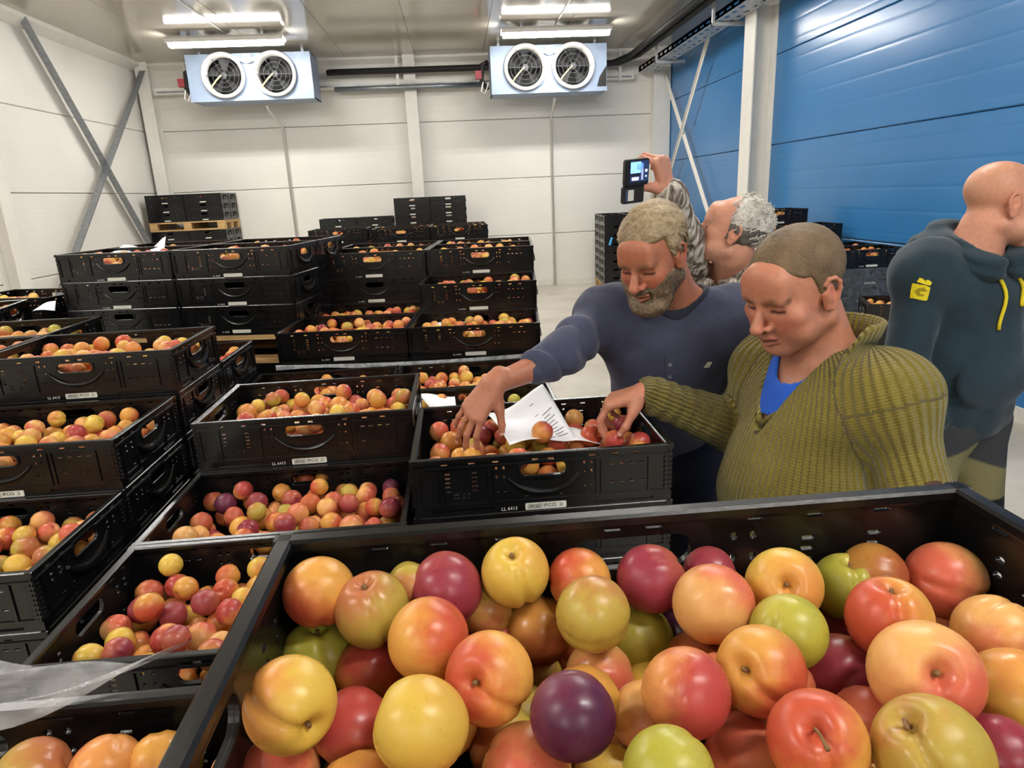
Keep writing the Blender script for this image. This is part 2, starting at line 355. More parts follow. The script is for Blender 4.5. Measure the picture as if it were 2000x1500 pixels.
ct = empty('cable_trunking', (0, 12.36, 3.50), 0, 'white cable trunking along the top of the back wall behind both coolers', 'trunking')
MB().bx(-4.85, 3.2, -.06, .06, 0, .11).obj('trunk_body', M['white_paint'], ct)
MB().bx(-4.8, 3.15, -.075, -.06, .03, .05).obj('trunk_lid_edge', M['steel'], ct)
for xx in (-4.3, -.85, 2.95): MB().bx(xx-.025, xx+.025, -.09, -.06, -.02, .48).obj('hanger', M['white_paint'], ct)
MB().tube([(-1.9, -.16, -.02), (.55, -.16, -.02)], .04, 8).obj('conduit', M['steel'], ct, smooth=True)
# ------------------------------------------------------------------ folding fruit crate, 600 x 400 x 152 mm (shared meshes)
CW, CD, CH, PITCH = .6, .4, .152, .14
def box_mesh_crate():
    P = M['black_plastic']; D = {}
    # base: perforated floor, band around it with long recesses, foot that nests into the crate below
    mb = MB()
    v, f = sheet_with_holes([(-.294,-.194),(.294,-.194),(.294,.194),(-.294,.194)], [slot(x, y, .03, .012) for x in np.linspace(-.25,.25,9) for y in np.linspace(-.15,.15,7)], .004)
    mb.add([(a, c, b+.016) for a, b, c in v], f)
    v, f = sheet_with_holes([(-.297,.010),(.297,.010),(.297,.036),(-.297,.036)], [slot(s*.185, .023, .14, .010) for s in (-1,1)], .004)
    for s in (-1, 1): mb.add([(a, b+s*.195, c) for a, b, c in v], f)
    v, f = sheet_with_holes([(-.197,.010),(.197,.010),(.197,.036),(-.197,.036)], [slot(s*.11, .023, .10, .010) for s in (-1,1)], .004)
    for s in (-1, 1): mb.add([(b+s*.295, a, c) for a, b, c in v], f)
    for s in (-1, 1):
        mb.bx(-.282, .282, s*.182-.002, s*.182+.002, 0, .014).bx(s*.282-.002, s*.282+.002, -.182, .182, 0, .014)
        mb.bx(-.292, .292, s*.190-.002, s*.190+.002, .012, .034).bx(s*.290-.002, s*.290+.002, -.19, .19, .012, .034)
    D['base'] = mb.mesh('crate_base', P)
    def wall(L, holes, hw, ribs):
        h0, h1 = .034, .143
        v, f = sheet_with_holes([(-L+.003,h0),(L-.003,h0),(L-.003,h1),(-L+.003,h1)], holes+[slot(0, .113, hw, .031, .0145, 6)], .0045, .0008)
        w_ = MB().add(v, f)
        # rim, with a rolled outer edge
        w_.prism([(-.0065,.1400),(.0075,.1400),(.0085,.1430),(.0085,.1495),(.0060,.1520),(-.0045,.1520),(-.0065,.1500)], 'x', -L, L)
        w_.bx(-L+.002, L-.002, -.0055, -.002, .127, .1305).bx(-L+.002, L-.002, -.0055, -.002, .036, .040)
        for x in ribs: w_.bx(x-.0035, x+.0035, -.006, -.002, .04, .128)
        # ring round the hand hole
        ro, ri = slot(0, .113, hw+.012, .043, .02, 6), slot(0, .113, hw, .031, .0145, 6); n = len(ro)
        V = [(p[0], -.006, p[1]) for p in ro]+[(p[0], -.006, p[1]) for p in ri]+[(p[0], -.002, p[1]) for p in ro]+[(p[0], -.002, p[1]) for p in ri]
        w_.add(V, [(i, (i+1)%n, n+(i+1)%n, n+i) for i in range(n)]+[(i, 2*n+i, 2*n+(i+1)%n, (i+1)%n) for i in range(n)]+[(n+i, n+(i+1)%n, 3*n+(i+1)%n, 3*n+i) for i in range(n)])
        # curved carrying ridge under the hand hole
        aw = hw*.78 if L > .25 else hw*.86
        big = L < .25; yo, r0, r1 = (-.0080, .0045, .0070) if big else (-.0045, .0030, .0035)
        pts = [(aw*t, yo, .096-.038*(1-abs(t)**2.4)) for t in np.linspace(-1, 1, 15)]
        w_.tube(pts, [r0+r1*(1-abs(t)**2) for t in np.linspace(-1, 1, 15)], 8)
        # interlocking teeth at the upright corners
        for s in (-1, 1):
            for k in range(8): w_.bx(s*(L-.012)-.009, s*(L-.012)+.009, -.006, -.002, .044+.0115*k, .050+.0115*k)
        return w_
    hl = [slot(x, .1365, .016, .0055) for x in (-.223,-.162,-.108,-.018,.018,.112,.166,.215)]
    hl += [slot(x, z, .007, .008) for x in (-.107,-.090,.094,.111) for z in (.121,.100,.066)]
    hl += [slot(x, z, .013, .0045) for x in (-.218,-.157) for z in (.114,.1035,.093,.0825,.072)]
    hl += [slot(x, z, .012, .0045) for x in (-.20,-.18,-.175,-.138) for z in (.064,.056)][:6]
    hl += [slot(x, z, .013, .0045) for x in (.158,.181,.205,.228) for z in (.112,.068)]
    hl += [slot(x, z, .009, .004) for x in (-.04,.0,.04) for z in (.049,)]
    D['long'] = wall(.3, hl, .105, (-.285,-.232,-.123,.123,.135,.245,.285)).mesh('crate_long_wall', P)
    hs_ = [slot(x, .1365, .016, .0055) for x in (-.14,-.09,.09,.14)]
    hs_ += [slot(x, z, .010, .006) for x in (-.135,-.105,.105,.135) for z in (.112,.098)]
    hs_ += [slot(x, z, .012, .005) for x in (-.11,-.07,.07,.11) for z in (.052,)]
    D['short'] = wall(.2, hs_, .100, (-.165,-.088,.088,.165)).mesh('crate_short_wall', P)
    # label plate with rounded corners
    v, f = sheet_with_holes(slot(0, 0, .095, .0165, .003), [], .0016); D['label'] = MB().add(v, f).mesh('label_plate', M['label_white'])
    v, f = text_mesh('IFCO', .0120, 'ifco'); mbt = MB().add([(a*1.12+.000, b, c) for a, b, c in v], f)
    for q, r in ((0, .0040), (1, .0024)):      # the swirl mark after the name
        pts = [(.039+.002*q+r*math.cos(a), 0, r*.9*math.sin(a)) for a in np.linspace(-2.2, 2.0, 9)]
        mbt.tube(pts, .0006, 4)
    D['name'] = mbt.mesh('lettering', M['ink'], recalc=False)
    lg = MB(); 
    lg.bx(-.016, .016, -.0004, .0004, -.0062, .0062)
    D['logo_field'] = lg.mesh('printed_field', M['ink_pale'])
    lg = MB()
    for a, b in (((-.012,-.004),(-.006,.004)), ((-.006,.004),(-.001,-.003)), ((.001,.004),(.010,-.004)), ((.002,-.004),(.011,.004)), ((-.013,.001),(-.004,.001))):
        lg.bar((a[0], 0, a[1]), (b[0], 0, b[1]), .0006, .0014, (0, -1, 0))
    D['logo'] = lg.mesh('logo', M['ink'])
    v, f = text_mesh('LL 6413', .0115, 'code'); D['code'] = MB().add(v, f).mesh('lettering', M['print_white'], recalc=False)
    return D
CM = box_mesh_crate()
CRATES = {}; NCR = [0]; REST = []
# running numbers of the crates that can be seen; crates buried inside the loads are joined into one mass further down
IN_VIEW = [(7, 8), (16, 16), (21, 22), (27, 28), (33, 35), (38, 38), (43, 45), (51, 51), (57, 57), (63, 63), (66, 69), (74, 76), (81, 84), (92, 92), (98, 99), (107, 107), (114, 115), (122, 135), (140, 140), (145, 145), (150, 150), (155, 155), (161, 162), (168, 169), (176, 176), (183, 184), (191, 193), (201, 202), (211, 211), (220, 220), (249, 252), (260, 261), (289, 303), (318, 325), (336, 337), (340, 419)]
def crate(x, y, z, rz, label, group=None, near=0, key=None):
    """z = underside. near 2: readable label, 1: label plate and code, 0: label plate only"""
    NCR[0] += 1
    if key: CRATES[key] = (x, y, z, rz)
    if not any(a <= NCR[0]-1 <= b for a, b in IN_VIEW): REST.append((x, y, z, rz)); return None
    t = empty('fruit_crate', (x, y, z), rz, label, 'crate', group)
    link('base', CM['base'], t)
    link('long_wall', CM['long'], t, (0, -.1925, 0)); link('long_wall', CM['long'], t, (0, .1925, 0), (0, 0, PI))
    link('short_wall', CM['short'], t, (-.2925, 0, 0), (0, 0, -PI/2)); link('short_wall', CM['short'], t, (.2925, 0, 0), (0, 0, PI/2))
    lp = link('label_plate', CM['label'], t, (.003, -.1985, .0225))
    if near >= 1:
        link('code_lettering', CM['code'], t, (-.100, -.1978, .0200))
    if near >= 2:
        link('logo_field', CM['logo_field'], lp, (-.0255, -.0012, .0005)); link('logo', CM['logo'], lp, (-.0255, -.0018, .0005)); link('lettering', CM['name'], lp, (-.006, -.0012, .001))
    return t
# ------------------------------------------------------------------ pallets
PB = {}
def pallet(x, y, z, rz, label, L=1.2, W=.8, h=.144, m=None, group='wooden pallets'):
    m = m or M['wood']; t = empty('wooden_pallet', (x, y, z), rz, label, 'pallet', group)
    bh = h-.066
    def piece(name, dims, loc):
        k = (name, tuple(round(d, 4) for d in dims), m.name)
        if k not in PB: PB[k] = MB().box((0,0,0), dims).mesh(name, m)
        link(name, PB[k], t, loc)
    for i in range(5): piece('deck_board', (L, .12 if i in (0,2,4) else .1, .022), (0, -W/2+.06+i*(W-.12)/4, h-.011))
    for i in range(3): piece('cross_board', (.12, W, .022), (-L/2+.06+i*(L-.12)/2, 0, h-.033))
    for i in range(3):
        for j in range(3): piece('block', (.12, .1, bh), (-L/2+.06+i*(L-.12)/2, -W/2+.05+j*(W-.1)/2, .022+bh/2))
    for j in range(3): piece('bottom_board', (L, .1, .022), (0, -W/2+.05+j*(W-.1)/2, .011))
    return t
PH = .144
G_ = 'crates stacked beneath the top ones'
def column(x, y, z0, n, rz, top_label, low_label, near=0, key=None, group=None, first=0, lowgroup=None):
    """n crates on top of each other from height z0; only the top one is singled out"""
    nth = ['', 'one down', 'two down', 'three down', 'four down', 'five down', 'six down', 'seven down', 'eight down', 'nine down']
    for i in range(first, n):
        top = i == n-1
        crate(x, y, z0+PITCH*i, rz, top_label if top else low_label+', '+nth[n-1-i], group if top else (lowgroup or low_label), near if top else min(near, 1), key if top else ((key or f'col{x:.2f}_{y:.2f}')+f'_{n-1-i}'))
# foreground crate KF and the wrapped crate K5 left of it
column(.133, .315, 1.283-8*PITCH, 9, 0, 'large foreground black crate filled with big multicoloured plums', 'black crate stacked under the large foreground crate', 2, 'KF')
pallet(.133, .315, 0, 0, 'pallet under the foreground crate stack', .6, .4, 1.283-8*PITCH)
column(-.492, .340, PH, 8, 0, 'black crate under clear film in the bottom left corner', 'black crate stacked under the film-covered corner crate', 1, 'K5')
pallet(-.492, .340, 0, 0, 'pallet under the film-covered crate stack', .6, .4)
# near pallet
column(-.457, 1.165, PH, 6, 0, 'black crate of red and orange plums beside the foreground crate', 'black crate low in the near left stack', 1, 'K4')
column(-.457, 1.565, PH, 6, 0, 'black crate of mixed plums left of the crate the men sort', 'black crate low behind the near left stack', 1, 'K3')
column(.158, 1.585, PH, 7, 0, 'black crate with white paper that the two men are sorting', 'black crate under the crate the men are sorting', 2, 'K1')
column(.158, 1.165, PH, 3, 0, 'black crate low in front of the crate the men sort', 'black crate low in front of the sorted stack', 0, 'KX')
pallet(-.15, 1.375, 0, 0, 'pallet under the near stacks of plum crates', 1.2, .8)
column(-.457, 1.968, PH, 7, 0, 'black crate with printed label directly left of the reaching hand', 'black crate under the one left of the reaching hand', 2, 'K2')
pallet(-.457, 1.99, 0, 0, 'small pallet under the stack left of the hand', .6, .4)
column(.01, 2.25, PH, 6, 0, 'black crate of yellow plums behind the white paper', 'black crate low behind the white paper', 1, 'K7')
column(.01, 2.652, PH, 6, 0, 'black crate of red plums just behind the reaching arm', 'black crate low behind the reaching arm', 1, 'K8')
column(-.593, 2.66, PH, 6, 0, 'low black crate with few plums behind the labelled crate', 'black crate low behind the labelled crate', 1, 'K9')
pallet(.01, 2.45, 0, 0, 'pallet under the two crates behind the white paper', .6, .8); pallet(-.593, 2.66, 0, 0, 'small pallet behind the labelled crate', .6, .4)
# left pallet, rising in steps
column(-1.215, 1.48, PH, 6, 0, 'lowest black crate of yellow plums at the left edge', 'black crate under the lowest left crate', 1, 'L3')
column(-1.215, 1.88, PH, 7, 0, 'middle step black crate of orange plums at the left edge', 'black crate under the middle left crate', 2, 'L2')
column(-1.215, 2.305, PH, 8, 0, 'highest step black crate of yellow plums at left, front row', 'black crate under the highest left crate', 2, 'L1')
column(-1.822, 2.305, PH, 8, 0, 'black crate cut by the left edge beside the highest step crate', 'black crate under the left edge crate', 1, 'L1b')
column(-1.215, 2.712, PH, 7, 0, 'black crate tucked behind the highest left crate, its end wall showing', 'black crate under the tucked-in left crate', 1, 'LM')
column(-1.822, 2.712, PH, 8, 0, 'black crate with a pale plum beside it in the second left row', 'black crate under the second left row crate', 1, 'L0')
pallet(-1.52, 2.51, 0, 0, 'pallet under the rear left steps of crates', 1.2, .8); pallet(-1.215, 1.68, 0, 0, 'pallet under the front left steps of crates', .6, .8)
column(-2.52, 3.42, PH, 8, R_(12), 'black crate of plums far left with a rounded handle ridge', 'black crate under the far left crate', 1, 'L4')
column(-2.42, 3.95, PH, 8, R_(-14), 'black crate with one red plum in its hand hole beside the wall', 'black crate under the one beside the wall', 0, 'L5')
pallet(-2.5, 3.6, 0, 0, 'pallet under the far left crates', .8, .8)
# tall wide pallet at left (two columns, two rows, three layers on a second pallet)
def rot2(x, y, a): return x*math.cos(a)-y*math.sin(a), x*math.sin(a)+y*math.cos(a)
def at_pallet(fx, fy, a, u, v_):
    """u, v: crate centre measured from the front left corner of the pallet"""
    dx, dy = rot2(u, v_, a); return fx+dx, fy+dy
aL = R_(-9); LX, LY = -2.005, 3.52; LZ = 1.07
NL = ['left', 'right']
for j, row in enumerate(('front', 'rear')):
    for i in (0, 1):
        cx, cy = at_pallet(LX, LY, aL, .3+.602*i, .2+.402*j)
        for k in range(3):
            lb = {('front',2):f'top layer crate on the wide left pallet, {NL[i]} one in front', ('front',1):f'middle layer crate on the wide left pallet, {NL[i]} one in front', ('front',0):f'bottom layer crate on the wide left pallet, {NL[i]} one in front',
                  ('rear',2):f'top layer crate on the wide left pallet, {NL[i]} one in the rear row'}.get((row, k), f'{("bottom","middle")[min(k,1)]} layer crate in the rear row of the wide left pallet, {NL[i]} side')
            crate(cx, cy, LZ+PITCH*k, aL, lb, 'crates on the wide left pallet', 1, f'LP{row[0]}{i}{k}')
cx, cy = at_pallet(LX, LY, aL, .6, .4)
pallet(cx, cy, LZ-PH, aL, 'bare wooden pallet under the wide three-layer crate load at left')
for j in (0, 1):
    for i in (0, 1):
        x_, y_ = at_pallet(LX, LY, aL, .3+.602*i, .2+.402*j)
        column(x_, y_, LZ-PH-.012-5*PITCH, 5, aL, f'black crate below the bare wooden pallet, {NL[i]} {("front","rear")[j]}', 'black crate low beneath the bare wooden pallet', 0, None)
pallet(cx, cy, 0, aL, 'floor pallet under the wide left load', h=LZ-PH-.012-5*PITCH)
# middle pallet, stepped towards the camera
aM = R_(-5); MX, MY = -.857, 3.03
steps = {(0,0):6, (1,0):6, (0,1):6, (1,1):7, (0,2):8, (1,2):8, (0,3):8, (1,3):8}
RW = ['front', 'second', 'third', 'rear']
for (i, j), lv in steps.items():
    cx, cy = at_pallet(MX, MY, aM, .3+.602*i, .2+.402*j)
    column(cx, cy, PH, lv+1, aM, f'top black crate in the {RW[j]} row of the middle stepped load, {NL[i]} column', f'lower black crate in the {RW[j]} row of the middle load, {NL[i]} column', 1, f'MP{i}{j}', group='top crates of the middle stepped load')
for j in (0, 1):
    cx, cy = at_pallet(MX, MY, aM, .6, .4+.804*j)
    pallet(cx, cy, 0, aM, ['front pallet under the middle stepped load', 'rear pallet under the middle stepped load'][j])
# second tier of loads behind (7 m away)
pallet(-.29, 7.5, 0, 0, 'floor pallet under the load with a red pallet')
for i in (0, 1):
    for j in (0, 1):
        column(-.59+.602*i, 7.3+.402*j, PH, 7, 0, f'black crate just under the red pallet, {NL[i]} {("front","rear")[j]}', 'black crate low under the red pallet', 0, None)
pallet(-.29, 7.5, PH+7*PITCH+.012, 0, 'red-brown wooden pallet carrying crates in the background', h=.11, m=M['wood_red'])
for i in (0, 1):
    for j in (0, 1):
        crate(-.59+.602*i, 7.3+.402*j, PH+7*PITCH+.122, 0, [['black crate with yellow plums on the red pallet', 'rear left black crate on the red pallet'], ['black crate with orange plums at the end of the red pallet', 'rear right black crate on the red pallet']][i][j], 'crates on the red pallet', 0, f'FM{i}{j}')
column(-1.24, 7.35, PH, 9, 0, 'black crate with a red plum left of the red pallet load', 'black crate under the one left of the red pallet', 0, 'FML')
column(-1.36, 5.05, PH, 9, R_(3), 'dark crate between the two big loads, seen over the rear row', 'black crate low between the two big loads', 0, 'FMB')
pallet(-1.24, 7.35, 0, 0, 'small pallet left of the red pallet load', .6, .4); pallet(-1.36, 5.05, 0, R_(3), 'small pallet between the two big loads', .6, .4)
# stacks against the back wall
def wall_stack(xc, y, n, who, h=PH, mid=None):
    pallet(xc, y if mid else y-.2, 0, 0, f'floor pallet under the {who}', W=.8 if mid else .4, h=h)
    z = h
    for k in range(n):
        if mid is not None and k == mid:
            pallet(xc, y, z+.012, 0, 'pale wooden pallet between two crate loads by the left corner'); z += PH+.012
        for i in (0, 1):
            for j in (0, 1):
                if j == 1 and (mid is None or i == 0): continue
                top = n-1-k
                nth = ['top', 'second from top', 'third from top', 'fourth from top', 'fifth from top', 'sixth from top']
                if j == 0 and top < 6: lb = f'black crate {nth[top]} in the {who}, {NL[i]} column'; g = f'crates of the {who}'
                else: lb = f'{nth[top] if top < 6 else "deep down"} black crate {"low" if j == 0 else "behind"} in the {who}'; g = f'rest of the {who}'
                crate(xc-.301+.602*i, y-.201+.402*j, z, 0, lb, g, 0, f'{who}{i}{j}{k}')
        z += PITCH
wall_stack(-4.42, 12.02, 11, 'crate stack by the far left corner', .2, 8)
wall_stack(-.44, 12.02, 11, 'tall centre stack at the back wall')
wall_stack(-1.67, 11.9, 9, 'shorter centre stack at the back wall')
# stack by the right end of the back wall (crates turned end on)
pallet(2.82, 11.55, 0, R_(86), 'pale pallet under the turned stack by the blue wall', h=PH)
for k in range(8):
    for i in (0, 1):
        for j in (0, 1):
            a = R_(86); dx, dy = rot2(-.301+.602*i, .201-.402*j, a)
            crate(2.82+dx, 11.55+dy, PH+PITCH*k, a, f'{["first","second","third","fourth","fifth","sixth","seventh","eighth"][k]} layer crate of the turned stack by the blue wall, {("near","far")[i]} {("right","left")[j]}', 'crates of the turned stack', 0, f'TS{i}{j}{k}')
for x_ in (3.1,):
    column(x_, 10.7, PH, 8, R_(4), 'black crate behind the head of the bearded man, top of its stack', 'black crate low beside the turned stack', 0, None); pallet(x_, 10.7, 0, R_(4), 'small pallet beside the turned stack', .6, .4)
# loads along the blue wall
column(3.33, 5.40, PH, 7, R_(-3), 'top wrapped crate with orange plums by the blue wall', 'film-wrapped black crate in the load by the blue wall', 1, 'BW1')
column(3.33, 5.80, PH, 7, R_(-3), 'rear wrapped crate with plums by the blue wall', 'rear film-wrapped black crate by the blue wall', 0, 'BW1b')
pallet(3.33, 5.6, 0, R_(-3), 'pallet under the wrapped load by the blue wall', .6, .8)
column(3.14, 4.42, PH, 5, R_(-22), 'angled black crate with an orange plum behind the olive sweater', 'black crate low under the angled crate', 1, 'BW3')
pallet(3.14, 4.42, 0, R_(-22), 'small pallet under the angled crate', .6, .4)
column(3.30, 7.0, PH, 9, 0, 'high black crate with orange plums beside the white column', 'black crate under the high crate beside the column', 1, 'BW2')
column(3.44, 6.58, PH, 8, 0, 'black crate one step lower beside the white column', 'black crate under the lower step beside the column', 0, 'BW2b')
pallet(3.37, 6.8, 0, 0, 'pallet under the step by the white column', .8, .8)

# the crates buried inside the loads: one joined mass of plain crate shells
rest = MB()
for x, y, z, rz in REST:
    A_ = Matrix.Rotation(rz, 3, 'Z'); O_ = Vector((x, y, z))
    def bb(x0, x1, y0, y1, z0, z1): rest.box(O_ + A_ @ Vector(((x0+x1)/2, (y0+y1)/2, (z0+z1)/2)), (x1-x0, y1-y0, z1-z0), A_)
    bb(-.285, .285, -.185, .185, 0, .02)
    for s in (-1, 1): bb(-.297, .297, s*.195-.004, s*.195+.004, .012, .143); bb(s*.295-.004, s*.295+.004, -.191, .191, .012, .143); bb(-.3, .3, s*.193-.007, s*.193+.007, .143, .152); bb(s*.293-.007, s*.293+.007, -.186, .186, .143, .152)
tag(rest.obj('crate_mass', M['black_plastic']), 'black plum crates buried inside the stacked loads', 'crates', None, 'stuff')
# ------------------------------------------------------------------ plums
def plum_material(name, geom=False):
    k = NT(name); k.set(Roughness=.4, Specular_IOR_Level=.36)
    tc = k.n('ShaderNodeTexCoord'); oi = k.n('ShaderNodeObjectInfo')
    n2 = k.n('ShaderNodeTexNoise', i_Scale=55. if not geom else 900., i_Detail=2.); k.l(tc.outputs['Object'], n2.inputs['Vector'])
    if geom:
        at = k.n('ShaderNodeAttribute', attribute_name='Col'); colr = at.outputs['Color']
    else:
        at_b = k.n('ShaderNodeAttribute', attribute_name='base', attribute_type='OBJECT'); at_c = k.n('ShaderNodeAttribute', attribute_name='blush', attribute_type='OBJECT')
        at_d = k.n('ShaderNodeAttribute', attribute_name='bdir', attribute_type='OBJECT'); at_a = k.n('ShaderNodeAttribute', attribute_name='amt', attribute_type='OBJECT')
        nrm = k.n('ShaderNodeVectorMath', operation='NORMALIZE'); k.l(tc.outputs['Object'], nrm.inputs[0])
        dt = k.n('ShaderNodeVectorMath', operation='DOT_PRODUCT'); k.l(nrm.outputs[0], dt.inputs[0]); k.l(at_d.outputs['Vector'], dt.inputs[1])
        n1 = k.n('ShaderNodeTexNoise', i_Scale=1.7, i_Detail=5., i_Roughness=.6, noise_dimensions='4D'); k.l(tc.outputs['Object'], n1.inputs['Vector'])
        mw = k.n('ShaderNodeMath', operation='MULTIPLY', i_1=50.); k.l(oi.outputs['Random'], mw.inputs[0]); k.l(mw.outputs[0], n1.inputs['W'])
        a1 = k.n('ShaderNodeMath', operation='MULTIPLY_ADD', i_1=1.5, i_2=-.75); k.l(n1.outputs['Fac'], a1.inputs[0])
        a2 = k.n('ShaderNodeMath', operation='ADD'); k.l(dt.outputs['Value'], a2.inputs[0]); k.l(a1.outputs[0], a2.inputs[1])
        a3 = k.n('ShaderNodeMath', operation='MULTIPLY_ADD', i_1=2.4, i_2=-1.2); k.l(at_a.outputs['Fac'], a3.inputs[0])
        a4 = k.n('ShaderNodeMath', operation='ADD'); k.l(a2.outputs[0], a4.inputs[0]); k.l(a3.outputs[0], a4.inputs[1])
        mr = k.n('ShaderNodeMapRange', interpolation_type='SMOOTHSTEP', i_1=-.55, i_2=.55); k.l(a4.outputs[0], mr.inputs[0])
        mx = k.n('ShaderNodeMix', data_type='RGBA'); k.l(mr.outputs[0], mx.inputs[0]); k.l(at_b.outputs['Color'], mx.inputs[6]); k.l(at_c.outputs['Color'], mx.inputs[7])
        colr = mx.outputs[2]
    # tiny pale dots and a soft waxy bloom
    n3 = k.n('ShaderNodeTexVoronoi', i_Scale=16. if not geom else 300.); k.l(tc.outputs['Object'], n3.inputs['Vector'])
    sp = k.n('ShaderNodeMapRange', i_1=.03, i_2=.09, i_3=.22, i_4=0.); k.l(n3.outputs['Distance'], sp.inputs[0])
    mx2 = k.n('ShaderNodeMix', data_type='RGBA'); k.l(sp.outputs[0], mx2.inputs[0]); k.l(colr, mx2.inputs[6]); mx2.inputs[7].default_value = (*srgb('#e6b27c'), 1)
    hv = k.n('ShaderNodeMapRange', i_1=.25, i_2=.75, i_3=.9, i_4=1.1); k.l(n2.outputs['Fac'], hv.inputs[0])
    hs_ = k.n('ShaderNodeHueSaturation'); k.l(hv.outputs[0], hs_.inputs['Value']); k.l(mx2.outputs[2], hs_.inputs['Color'])
    k.l(hs_.outputs[0], k.b.inputs['Base Color'])
    if not geom:
        bl = k.n('ShaderNodeTexNoise', i_Scale=2.2, i_Detail=3.); k.l(tc.outputs['Object'], bl.inputs['Vector'])
        rr = k.n('ShaderNodeMapRange', i_1=.3, i_2=.7, i_3=.24, i_4=.44); k.l(bl.outputs['Fac'], rr.inputs[0]); k.l(rr.outputs[0], k.b.inputs['Roughness'])
    k.set(Subsurface_Weight=0.0)
    return k.m
M['plum'] = plum_material('plum_skin'); M['plum_far'] = plum_material('plum_skin_far', True)
M['stem'] = mat('plum_stem', '#7d5a32', .7, bump=.3)
def plum_shape(nu, nv, seed, deep=False):
    """unit plum: stem dimple at +z, blossom tip at -z, suture groove along +x"""
    rg = np.random.default_rng(seed); el = rg.uniform(.95, 1.06); dd = rg.uniform(.14, .26); gd = rg.uniform(.045, .105); ph = rg.uniform(0, 6.28, 3)
    if deep: dd, gd = .36, .12
    V = [(0,0,0)]; Fc = []
    th = np.linspace(0, PI, nv+1)
    def rad(t, p):
        s = np.sin(t); r = 1 - dd*np.exp(-(t/.30)**2) - .035*np.exp(-((PI-t)/.3)**2)
        g = np.exp(-(((p+PI) % (2*PI) - PI)*np.maximum(s, .15)/.13)**2)*gd*np.clip(np.sin(t*.93+.12), 0, 1)**.6
        sh = .02*np.cos(p)*s
        return r - g + sh + .012*np.sin(2*p+ph[0])*s + .012*np.sin(2*t+ph[1])
    V = [(0, 0, float(rad(1e-3, 0.)*el))]
    for t in th[1:-1]:
        for q in range(nu):
            p = 2*PI*q/nu; r = float(rad(t, p)); V.append((r*math.sin(t)*math.cos(p), r*math.sin(t)*math.sin(p), r*math.cos(t)*el))
    V.append((0, 0, float(-rad(PI-1e-3, 0.)*el)))
    for q in range(nu): Fc.append((0, 1+q, 1+(q+1) % nu))
    for i in range(nv-2):
        for q in range(nu):
            a = 1+i*nu+q; b = 1+i*nu+(q+1) % nu; Fc.append((a, a+nu, b+nu, b))
    L = len(V)-1; o = 1+(nv-2)*nu
    for q in range(nu): Fc.append((L, o+(q+1) % nu, o+q))
    return V, Fc
PLM = []; PLN = []
for sd in range(6):
    v, f = plum_shape(40, 30, 40+sd); PLM.append(MB().add(v, f).mesh('plum', M['plum'], True, False))
    v, f = plum_shape(24, 16, 40+sd); PLN.append(MB().add(v, f).mesh('plum', M['plum'], True, False))
v, f = plum_shape(48, 40, 46, True); PLM.append(MB().add(v, f).mesh('plum', M['plum'], True, False))
SV, SF = plum_shape(12, 8, 41); SVn = np.array(SV, np.float32)
PAL = {'yellow':('#d6b24c','#d08c46'), 'green':('#a39d3a','#b8a94c'), 'orange':('#d69a48','#bd5238'), 'peach':('#dda562','#c9624a'), 'red':('#d08a4a','#ad443d'), 'crimson':('#b05a46','#8c3340'), 'purple':('#6a3046','#4b1f38'), 'olive':('#b39c44','#b06a42'), 'brown':('#b27c3a','#9c5230')}
def paint(o, base, blush, amt, bdir):
    o['base'] = [float(x) for x in base]; o['blush'] = [float(x) for x in blush]; o['amt'] = float(amt); o['bdir'] = [float(x) for x in bdir]
STEMM = MB().tube([(0,0,.74), (.03,.0,.95), (.16,.02,1.12), (.36,.03,1.24), (.48,.03,1.30), (.52,.03,1.32)], [.045,.036,.034,.036,.055,.05], 8).mesh('stem', M['stem'], True)
SCARM = MB().lathe([(0,.83), (.055,.835), (.065,.62)], 8).mesh('stem', M['stem'], True)
STUFF = []     # (position, radius, colour class) for fruit too small or too far to pick out
NPL = [0]
def plum(pos, R, rot, cls, label, group, amt=.5, bdir=(1,0,0), big=False, stem=False, var=None):
    me = (PLM if big else PLN)[random.randrange(6) if var is None else var]
    o = link('plum', me, None, pos); o.rotation_mode = 'QUATERNION'; o.rotation_quaternion = rot; o.scale = (R, R, R)
    b, c = PAL[cls]; j = random.uniform(.9, 1.08)
    paint(o, [x*j for x in srgb(b)], srgb(c), amt, bdir); tag(o, label, 'plum', group)
    if stem: link('stem', STEMM, o)
    elif big: link('stem', SCARM, o)
    NPL[0] += 1; return o
